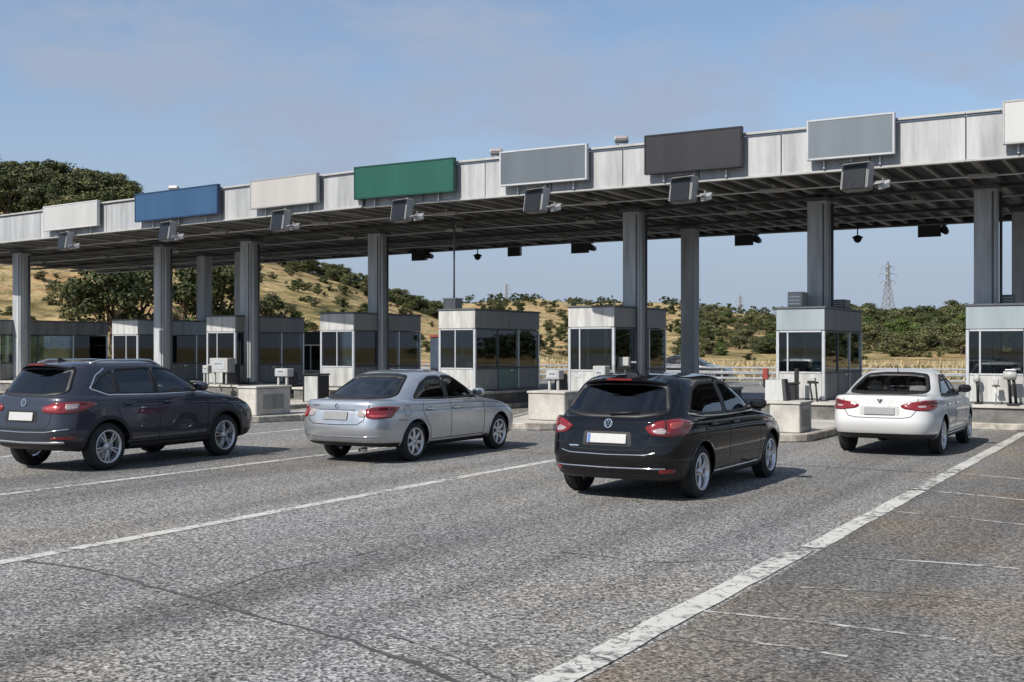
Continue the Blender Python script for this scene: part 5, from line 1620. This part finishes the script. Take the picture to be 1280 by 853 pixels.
# ---- dark blue SUV
suv = build_car(dict(
    label='dark blue SUV with silver roof rails at the left edge', cat='car', x=-14.90, y=11.04, paint=P_SUV,
    rows=[(.27, .80, .26, .32, 4.22, .30), (.31, .88, .13, .37, 4.34, .34), (.44, .912, .04, .47, 4.42, .46), (.62, .925, 0, .64, 4.45, .60),
          (.78, .925, .02, .80, 4.42, .74), (.95, .92, .05, .97, 4.28, .88), (1.05, .902, .08, 1.07, 4.06, .97), (1.09, .88, .10, 1.11, 3.80, 1.03),
          (1.11, .858, .13, 1.14, 3.36, 1.12), (1.32, .79, .29, 1.35, 2.92, 1.33), (1.52, .69, .46, 1.55, 2.46, 1.53), (1.60, .61, .60, 1.62, 2.22, 1.61), (1.645, .38, 1.0, 1.655, 2.0, 1.655), (1.665, .0, 1.35, 1.665, 1.75, 1.665)],
    belt_row=8, valance_row=2.0, bumper_row=4, bumper_y=0.72, lid_y=0.5, lid_x=0.62, lid_name='tailgate', rear_min=1.12,
    axle_r=0.87, axle_f=3.47, wheel_r=0.355, wheel_w=0.235, rim_r=0.248, spokes=5, double=True, wheel_phase=0.55, lip=0.06, lip_mat=M_DARK, arch_gap=0.06,
    side_windows=[[(0.66, 1.24), (0.90, 1.165), (1.06, 1.16), (1.06, 1.50), (0.82, 1.40)], [(1.13, 1.155), (1.86, 1.145), (1.86, 1.535), (1.13, 1.51)], [(1.94, 1.145), (2.94, 1.15), (2.86, 1.23), (2.40, 1.50), (1.94, 1.535)]],
    rear_window=[(-.66, 1.19), (-.30, 1.155), (.30, 1.155), (.66, 1.19), (.55, 1.53), (.25, 1.55), (-.25, 1.55), (-.55, 1.53)],
    front_window=[(-.70, 1.16), (.70, 1.16), (.54, 1.53), (-.54, 1.53)],
    dlo=[(0.95, 1.535), (0.75, 1.43), (0.60, 1.235), (0.90, 1.135), (1.9, 1.115), (2.98, 1.12)], dlo_mat=M_CHROME,
    pillar=[(1.875, 1.14), (1.925, 1.14), (1.925, 1.535), (1.875, 1.535)],
    doors=(1.05, 1.90, 2.98), door_z=(0.42, 1.10),
    lamps=[('tail_light', [(0.36, 0.965), (0.56, 1.04), (0.84, 1.055), (1.06, 1.04), (1.10, 1.00), (0.92, 0.90), (0.62, 0.88), (0.38, 0.90)], 32, 0.010, M_LENS, 0.014),
           ('reversing_light', [(0.42, 0.965), (0.60, 1.005), (0.68, 0.965), (0.62, 0.925), (0.44, 0.925)], 32, 0.014, M_AMBER, 0.006),
           ('indicator', [(0.72, 1.02), (0.90, 1.025), (0.88, 0.95), (0.73, 0.93)], 32, 0.014, M_LENS2, 0.006),
           ('rear_reflector', [(0.52, 0.50), (0.86, 0.505), (0.86, 0.535), (0.52, 0.53)], 32, 0.008, M_LENS, 0.01)],
    gaps_side=[[(1.05, 1.10), (1.03, 0.92), (1.10, 0.78), (1.24, 0.60), (1.28, 0.44)], [(1.90, 1.12), (1.90, 0.43)], [(2.98, 1.10), (3.02, 0.90), (3.0, 0.43)]],
    gaps_rear=[[(-.62, 1.12), (-.60, .90), (-.56, .72), (-.46, .655), (0, .645), (.46, .655), (.56, .72), (.60, .90), (.62, 1.12)]],
    strips_rear=[([(-.80, .655), (-.5, .61), (0, .60), (.5, .61), (.80, .655)], .014, .006, M_CHROME, 'chrome_strip'), ([(-.74, .455), (0, .44), (.74, .455)], .03, .008, M_ALLOY, 'skid_strip')],
    strips_side=[([(1.22, .40), (3.1, .40)], .05, .010, M_DARK, 'door_cladding'), ([(0.6, .99), (1.9, 1.0), (3.4, .97)], .010, .003, P_SUV, 'shoulder_crease')],
    plate=(0.83, M_PLATE, 0.50, 0.125), plate_recess=[(-.34, .74), (.34, .74), (.32, .92), (-.32, .92)], recess_mat=M_DARK,
    emblem=('ring', 1.035, .056),
    handles=[(1.27, 1.0), (2.10, .99)], mirror=(2.80, 1.16), mirror_mat=P_SUV,
    cabin=dict(front=2.15, rear=1.10, zt=1.32, dash=3.0, belt=1.13, shelf=(0.45, 0.92)),
    antenna=(0.80, .09, 'fin'), rails=(0.80, 2.25, .565), spoiler=(0.30, 0.72, 1.608, 0.52),
    fuel=(0.60, .99), rz=R(3.2)))

# ---- white saloon
white = build_car(dict(
    label='white saloon with curved red tail lights, farthest car in the right lane', cat='car', x=-4.47, y=20.0, paint=P_WHITE,
    rows=[(.24, .77, .28, .29, 4.46, .24), (.28, .84, .14, .33, 4.56, .29), (.40, .885, .05, .42, 4.63, .42), (.56, .905, 0, .58, 4.66, .54),
          (.70, .907, .02, .72, 4.63, .66), (.83, .90, .05, .86, 4.50, .76), (.93, .885, .07, .98, 4.26, .84), (.965, .862, .11, 1.03, 3.95, .91),
          (.985, .84, .52, 1.06, 3.36, 1.0), (1.15, .77, .98, 1.21, 2.98, 1.18), (1.33, .66, 1.46, 1.375, 2.54, 1.365), (1.41, .565, 1.70, 1.43, 2.30, 1.435), (1.45, .34, 1.86, 1.455, 2.16, 1.46), (1.465, .0, 1.98, 1.465, 2.06, 1.465)],
    belt_row=8, valance_row=1.7, bumper_row=4, bumper_y=0.82, lid_y=0.60, lid_x=0.62, lid_name='boot_lid', rear_min=1.04,
    axle_r=1.02, axle_f=3.76, wheel_r=0.33, wheel_w=0.225, rim_r=0.235, spokes=5, double=True,
    side_windows=[[(1.12, 1.045), (2.04, 1.02), (2.04, 1.345), (1.78, 1.335), (1.46, 1.225)], [(2.12, 1.02), (3.08, 1.025), (3.0, 1.09), (2.50, 1.335), (2.12, 1.35)]],
    rear_window=[(-.66, 1.09), (-.3, 1.075), (.3, 1.075), (.66, 1.09), (.52, 1.35), (.25, 1.38), (-.25, 1.38), (-.52, 1.35)],
    front_window=[(-.68, 1.05), (.68, 1.05), (.50, 1.365), (-.50, 1.365)],
    dlo=[(1.04, 1.02), (1.6, 1.0), (2.1, .988), (3.12, .992)], dlo_mat=M_DARK,
    pillar=[(2.055, 1.015), (2.105, 1.015), (2.105, 1.35), (2.055, 1.35)],
    doors=(1.24, 2.08, 3.16), door_z=(0.36, .975),
    lamps=[('tail_light', [(0.30, 0.865), (0.44, 0.925), (0.70, 0.965), (0.96, 0.96), (1.07, 0.935), (0.98, 0.84), (0.80, 0.79), (0.56, 0.79), (0.36, 0.82)], 32, 0.010, M_LENS, 0.014),
           ('reversing_light', [(0.56, 0.865), (0.72, 0.875), (0.72, 0.845), (0.58, 0.84)], 32, 0.013, M_LENS2, 0.006),
           ('lamp_segment', [(0.60, 0.935), (0.94, 0.945), (0.92, 0.90), (0.60, 0.895)], 32, 0.013, M_LENSD, 0.005)],
    gaps_side=[[(1.24, .98), (1.20, 0.84), (1.28, 0.70), (1.43, 0.54), (1.47, 0.38)], [(2.08, .99), (2.08, 0.37)], [(3.16, .98), (3.20, 0.80), (3.17, 0.37)], [(1.47, .36), (3.17, .36)]],
    gaps_rear=[[(-.62, .99), (-.60, .80), (-.52, .69), (-.40, .665), (0, .66), (.40, .665), (.52, .69), (.60, .80), (.62, .99)]],
    strips_rear=[([(-.30, .868), (0, .872), (.30, .868)], .016, .010, M_CHROME, 'boot_strip')],
    strips_side=[([(1.45, .33), (3.15, .33)], .02, .008, P_WHITE, 'sill_strip'), ([(0.6, .86), (2.0, .875), (3.6, .845)], .010, .004, P_WHITE, 'shoulder_crease')],
    plate=(0.775, M_PLATEG, 0.50, 0.125), plate_recess=[(-.33, .70), (.33, .70), (.33, .86), (-.33, .86)], recess_mat=M_BOOTH,
    emblem=('chevron', .945, .045),
    handles=[(1.42, .86), (2.24, .85)], mirror=(2.92, 1.04), mirror_mat=M_DARK,
    cabin=dict(front=2.35, rear=1.45, zt=1.17, dash=3.1, belt=1.0, shelf=(0.75, 1.4)),
    antenna=(1.55, .16, 'rod'), fuel=(0.82, .85)))

# a grey car passing behind the rear guardrail (same build as the silver saloon)
def recolour(o, m_from, m_to):
    for ch in o.children:
        if ch.type == 'MESH' and ch.data.materials and ch.data.materials[0] == m_from:
            ch.data = ch.data.copy(); ch.data.materials[0] = m_to
        recolour(ch, m_from, m_to)
far_car = copy_tree(silver)
xx, yy = at(909, 59.5)
far_car.location = (xx - 4.5, yy + 0.3, 0)
far_car.rotation_euler = (0, 0, R(-90 + 4))
tag(far_car, 'dark grey saloon crossing behind the rear guardrail', 'car', 'cars beyond the plaza')
recolour(far_car, P_SILVER, P_GREY)

# ================================================================== BLUE VAN FAR BEHIND A BOOTH
x, y = at(557, 62.5)
t_ = thing('box_truck', 'blue box truck with red roof edge half hidden behind a booth', 'truck', (x, y, 0), R(8))
M_TBLUE = mat('truck_blue', (0.04, 0.062, 0.095), 0.5, 0, 0.15, 2)
box('cargo_box', 1.9, 3.6, 1.75, M_TBLUE, t_, (0, 1.8, 1.52), None, 0.04)
box('roof_edge', 1.96, 3.66, 0.16, M_RED, t_, (0, 1.8, 2.48), None, 0.03)
box('rear_door', 0.88, 0.03, 1.5, M_TBLUE, t_, (-0.46, -0.02, 1.5), None, 0.01)
box('rear_door', 0.88, 0.03, 1.5, M_TBLUE, t_, (0.46, -0.02, 1.5), None, 0.01)
box('cab', 1.8, 1.6, 1.55, M_WHITE, t_, (0, 4.5, 1.25), None, 0.12)
box('bumper', 1.8, 0.12, 0.18, M_DARK, t_, (0, -0.02, 0.55), None, 0.02)
trk = lathe_mesh([(0.2, -0.12), (0.38, -0.12), (0.42, -0.08), (0.42, 0.08), (0.38, 0.12), (0.2, 0.12)], 28, 'x'); trk.materials.append(M_RUBBER)
for sx in (-0.8, 0.8):
    for yy in (0.9, 4.4):
        obj('wheel', trk, None, t_, (sx, yy, 0.42))

# ================================================================== PYLONS
def pylon(px, d, top, label):
    x, y = at(px, d)
    zb = terrain_z(px, d) - 0.5
    H = top - zb
    t_ = thing('lattice_pylon', label, 'pylon', (x, y, zb), R(YAW + 12), 'pylons on the skyline')
    r_ = 0.00030 * d
    b0, b1 = 0.105 * H, 0.022 * H
    def corner(i, f):
        w_ = b0 + (b1 - b0) * min(1, f / 0.72) if f < 0.72 else b1
        sx, sy = ((-1, -1), (1, -1), (1, 1), (-1, 1))[i]
        return Vector((sx * w_, sy * w_, f * H))
    for i in range(4):
        obj('leg', tube_mesh([corner(i, 0), corner(i, 0.72), corner(i, 0.93), (0, 0, H)], r_, 4), M_STEEL, t_)
    V = []; F = []
    def bar(a, b_):
        me = tube_mesh([a, b_], r_ * 0.65, 4, False)
        o_ = len(V); V.extend([v.co[:] for v in me.vertices]); F.extend([[o_ + k for k in p.vertices] for p in me.polygons]); bpy.data.meshes.remove(me)
    lv = [0, .14, .27, .39, .5, .6, .68, .75, .82, .88, .93]
    for a, b_ in zip(lv[:-1], lv[1:]):
        for i in range(4):
            bar(corner(i, a), corner((i + 1) % 4, b_)); bar(corner((i + 1) % 4, a), corner(i, b_)); bar(corner(i, b_), corner((i + 1) % 4, b_))
    stuff(obj('bracing', mesh_from('bracing', V, F), M_STEEL, t_))
    for f, w_ in ((0.66, 0.135), (0.78, 0.155), (0.90, 0.115)):
        for s_ in (-1, 1):
            obj('cross_arm', mesh_from('cross_arm', [(0, -b1, f * H), (0, b1, f * H), (s_ * w_ * H, 0, f * H + 0.002 * H), (0, 0, f * H + 0.035 * H), (s_ * w_ * H, 0, f * H + 0.008 * H)],
                [[0, 1, 2], [0, 2, 4, 3], [1, 3, 4, 2], [0, 3, 1]]), M_STEEL, t_)
            obj('insulator', tube_mesh([(s_ * w_ * H * 0.97, 0, f * H), (s_ * w_ * H * 0.97, 0, f * H - 0.05 * H)], r_ * 1.1, 5), M_STEEL, t_)
pylon(1110, 420, 33.5, 'tall lattice pylon on the skyline left of the booth at the right edge')
pylon(925, 600, 29.5, 'small distant lattice pylon left of the booth with the roof column')
pylon(633, 620, 37.0, 'small distant lattice pylon above the booth with the mast')

# ================================================================== TREES AND SHRUBS
LEAVES = [leaf_mat('leaf_dark', (0.026, 0.036, 0.014), (0.105, 0.120, 0.045)), leaf_mat('leaf_olive', (0.040, 0.048, 0.020), (0.160, 0.160, 0.070)),
          leaf_mat('leaf_fresh', (0.028, 0.045, 0.012), (0.11, 0.15, 0.042))]
def crown_arrays(r, n_lobes, n_leaf, leaf, flat=0.75, base=0.35):
    """leaf-sized quads spread through a cloud of uneven lobes; unit tree is 1 high"""
    C = []
    for _ in range(n_lobes):
        a = r.uniform(0, 2 * math.pi); q = math.sqrt(r.uniform(0, 1)) * 0.36
        z = r.uniform(base, 0.86)
        q *= 1.15 - abs(z - 0.55) * 1.1
        C.append((q * math.cos(a), q * math.sin(a), z, r.uniform(0.10, 0.21)))
    C.append((0, 0, 0.84, 0.15))
    V = []; F = []
    for i in range(n_leaf):
        cx, cy, cz, cr = C[r.integers(len(C))]
        v = r.normal(size=3); v /= np.linalg.norm(v)
        rad = cr * (r.uniform(0.25, 1.0) ** 0.5) * (1.0 + 0.25 * r.normal() * 0.5)
        p = np.array([cx, cy, cz]) + v * rad * np.array([1, 1, flat])
        n_ = v + r.normal(size=3) * 0.6; n_ /= np.linalg.norm(n_)
        u = np.cross(n_, r.normal(size=3)); u /= np.linalg.norm(u); w_ = np.cross(n_, u)
        s_ = leaf * r.uniform(0.6, 1.35)
        k = len(V)
        V += [p - u * s_, p - w_ * s_ * 0.62, p + u * s_, p + w_ * s_ * 0.62]
        F.append([k, k + 1, k + 2, k + 3])
    return np.array(V), F
def trunk_mesh(r, spread=0.26):
    V = []; F = []
    def limb(pts, rads):
        me = tube_mesh(pts, rads, 6); o_ = len(V)
        V.extend([v.co[:] for v in me.vertices]); F.extend([[o_ + k for k in p.vertices] for p in me.polygons]); bpy.data.meshes.remove(me)
    limb([(0, 0, -0.06), (0.01, 0.0, 0.15), (-0.01, 0.015, 0.35), (0, 0, 0.62)], [0.036, 0.028, 0.021, 0.008])
    for k in range(6):
        a = k * 1.05 + r.uniform(0, .5); z = r.uniform(0.16, 0.40)
        limb([(0, 0, z), (math.cos(a) * spread * .5, math.sin(a) * spread * .5, z + .14), (math.cos(a) * spread, math.sin(a) * spread, z + .32)], [0.016, 0.011, 0.004])
    return mesh_from('trunk', V, F)
VAR = []
for k in range(9):
    r_ = np.random.default_rng(100 + k)
    big = k < 5
    Vc, Fc = crown_arrays(r_, 15 if big else 11, 3400 if big else 1500, 0.024 if big else 0.036, base=0.30 if big else 0.12)
    me = mesh_from('crown', Vc, Fc); me.materials.append(LEAVES[[0, 1, 0, 2, 1, 1, 0, 1, 0][k]])
    tm = trunk_mesh(r_); tm.materials.append(M_BARK)
    VAR.append((me, tm))
def tree(name, label, cat, group, px, d, h, wide, var, sink=0.0):
    x, y = at(px, d)
    t_ = thing(name, label, cat, (x, y, terrain_z(px, d) - sink), random.uniform(0, 6.28), group)
    t_.scale = (h * wide, h * wide, h)
    obj('crown', VAR[var][0], None, t_)
    obj('trunk', VAR[var][1], None, t_)
    return t_
# the dark trees at the foot of the hill, each told apart by the columns
for px, d, h, w_, v, lab in [
        (92, 96, 5.0, 1.0, 1, 'olive tree on the slope right of the leftmost column'),
        (140, 88, 7.6, 1.12, 0, 'big dark spreading tree above the long dark booth'),
        (176, 92, 6.6, 1.0, 2, 'dark tree left of the second column'),
        (232, 90, 7.4, 1.05, 0, 'dark tree between the second and third front columns'),
        (278, 93, 7.2, 1.0, 2, 'dark tree left of the third front column'),
        (340, 97, 4.6, 1.0, 1, 'dark bushy tree right of the third front column'),
        (372, 99, 3.0, 1.1, 3, 'low green bush above the gap between two booths')]:
    tree('hill_foot_tree', lab, 'tree', 'trees at the foot of the golden hill', px, d, h, w_, v, 0.1)
r_ = random.Random(5)
for i in range(110):                              # wood on the crest at the upper left
    px = r_.uniform(-130, 160); d = r_.uniform(138, 178)
    tree('crest_tree', 'tree of the dark wood on the hill crest above the left end of the canopy', 'tree', 'wood on the left hill crest', px, d, r_.uniform(4.0, 6.4), r_.uniform(1.0, 1.5), r_.choice((0, 1, 2, 4)), 0.9)
for i in range(130):                              # trees along the falling ridge line
    px = r_.uniform(345, 620); d = r_.uniform(163, 182)
    tree('ridge_tree', 'tree on the falling ridge line left of the thin roof mast', 'tree', 'trees along the falling ridge', px, d, r_.uniform(1.3, 2.9), r_.uniform(1.0, 1.7), r_.choice((0, 1, 2, 4)), 0.35)
for i in range(280):                             # shrubs on the dry slope
    px = r_.uniform(10, 600); d = 84 + 82 * r_.random() ** 0.8
    tree('slope_shrub', 'shrub on the dry golden slope behind the left booths', 'shrub', 'shrubs on the golden slope', px, d, r_.uniform(0.4, 1.35), r_.uniform(1.2, 2.0), r_.choice((5, 6, 7, 8)), 0.1)
for i in range(290):                              # scattered bushes on the far golden hill
    px = r_.uniform(590, 900 if i % 4 else 1330); d = 122 + 310 * r_.random() ** 1.2
    tree('far_bush', 'bush on the far golden slopes behind the booths from centre to right', 'bush', 'bushes on the far hillside', px, d, r_.uniform(0.8, 2.4), r_.uniform(1.2, 2.0), r_.choice((5, 6, 7, 8)), 0.2)
for i in range(240):                             # green belt at the right
    px = r_.uniform(850, 1330); d = 135 + 195 * r_.random()
    h = d * 0.0265 * r_.uniform(0.55, 1.05) * (0.72 if px < 1000 else 1.0)
    tree('belt_tree', 'tree in the green belt beyond the right-hand booths', 'tree', 'green belt beyond the plaza', px, d, h, r_.uniform(1.1, 1.7), r_.choice((1, 3, 4, 1, 0, 7)), 0.24 * h)
# far wood, one mass
Vs, Fs = [], []
protos = [crown_arrays(np.random.default_rng(300 + k), 8, 70, 0.10, base=0.12) for k in range(5)]
o_ = 0
rr = np.random.default_rng(9)
for i in range(2100):
    px = rr.uniform(540, 2300) if i % 5 else rr.uniform(-800, 540)
    d = rr.uniform(300, 640) if i % 3 else rr.uniform(470, 560)
    if i >= 1500:                                  # unseen trees on the right, added for the reflections in the booth glass
        px = rr.uniform(1330, 2450); d = rr.uniform(95, 260)
    if px < 860 and d < 440 and rr.random() < 0.6:
        continue
    x, y = at(px, d); z = terrain_z(px, d)
    Vp, Fp = protos[i % 5]
    h = rr.uniform(2.0, 4.6); a = rr.uniform(0, 6.28)
    c_, s_ = math.cos(a), math.sin(a)
    Q = np.stack([(Vp[:, 0] * c_ - Vp[:, 1] * s_) * h * 1.25 + x, (Vp[:, 0] * s_ + Vp[:, 1] * c_) * h * 1.25 + y, Vp[:, 2] * h + z - 0.4], 1)
    Vs.append(Q); Fs.append(np.array(Fp) + o_); o_ += len(Vp)
me = mesh_from('far_wood', np.concatenate(Vs).tolist(), np.concatenate(Fs).tolist())
fw = stuff(obj('far_wood', me, leaf_mat('leaf_far', (0.030, 0.042, 0.022), (0.095, 0.115, 0.055))))
fw['label'] = 'far wood covering the low hills on the horizon'; fw['category'] = 'wood'
# dry reeds along the rear guardrail on the right
Vs, Fs = [], []
for i in range(2600):
    px = rr.uniform(640, 1330); d = rr.uniform(66, 110)
    x, y = at(px, d); z = terrain_z(px, d) if d > 70 else -0.03
    h = rr.uniform(0.2, 0.6); a = rr.uniform(0, 6.28); w_ = rr.uniform(0.05, 0.14)
    k = len(Vs); lx, ly = rr.normal(size=2) * 0.18
    Vs += [(x - w_ * math.cos(a), y - w_ * math.sin(a), z - .05), (x + w_ * math.cos(a), y + w_ * math.sin(a), z - .05), (x + lx, y + ly, z + h)]
    Fs.append([k, k + 1, k + 2])
dg = stuff(obj('dry_grass', mesh_from('dry_grass', Vs, Fs), mat('dry_grass', (0.42, 0.34, 0.20), 0.9, 0, 0.25, 0.6)))
dg['label'] = 'pale dry grass beyond the rear guardrail'; dg['category'] = 'grass'
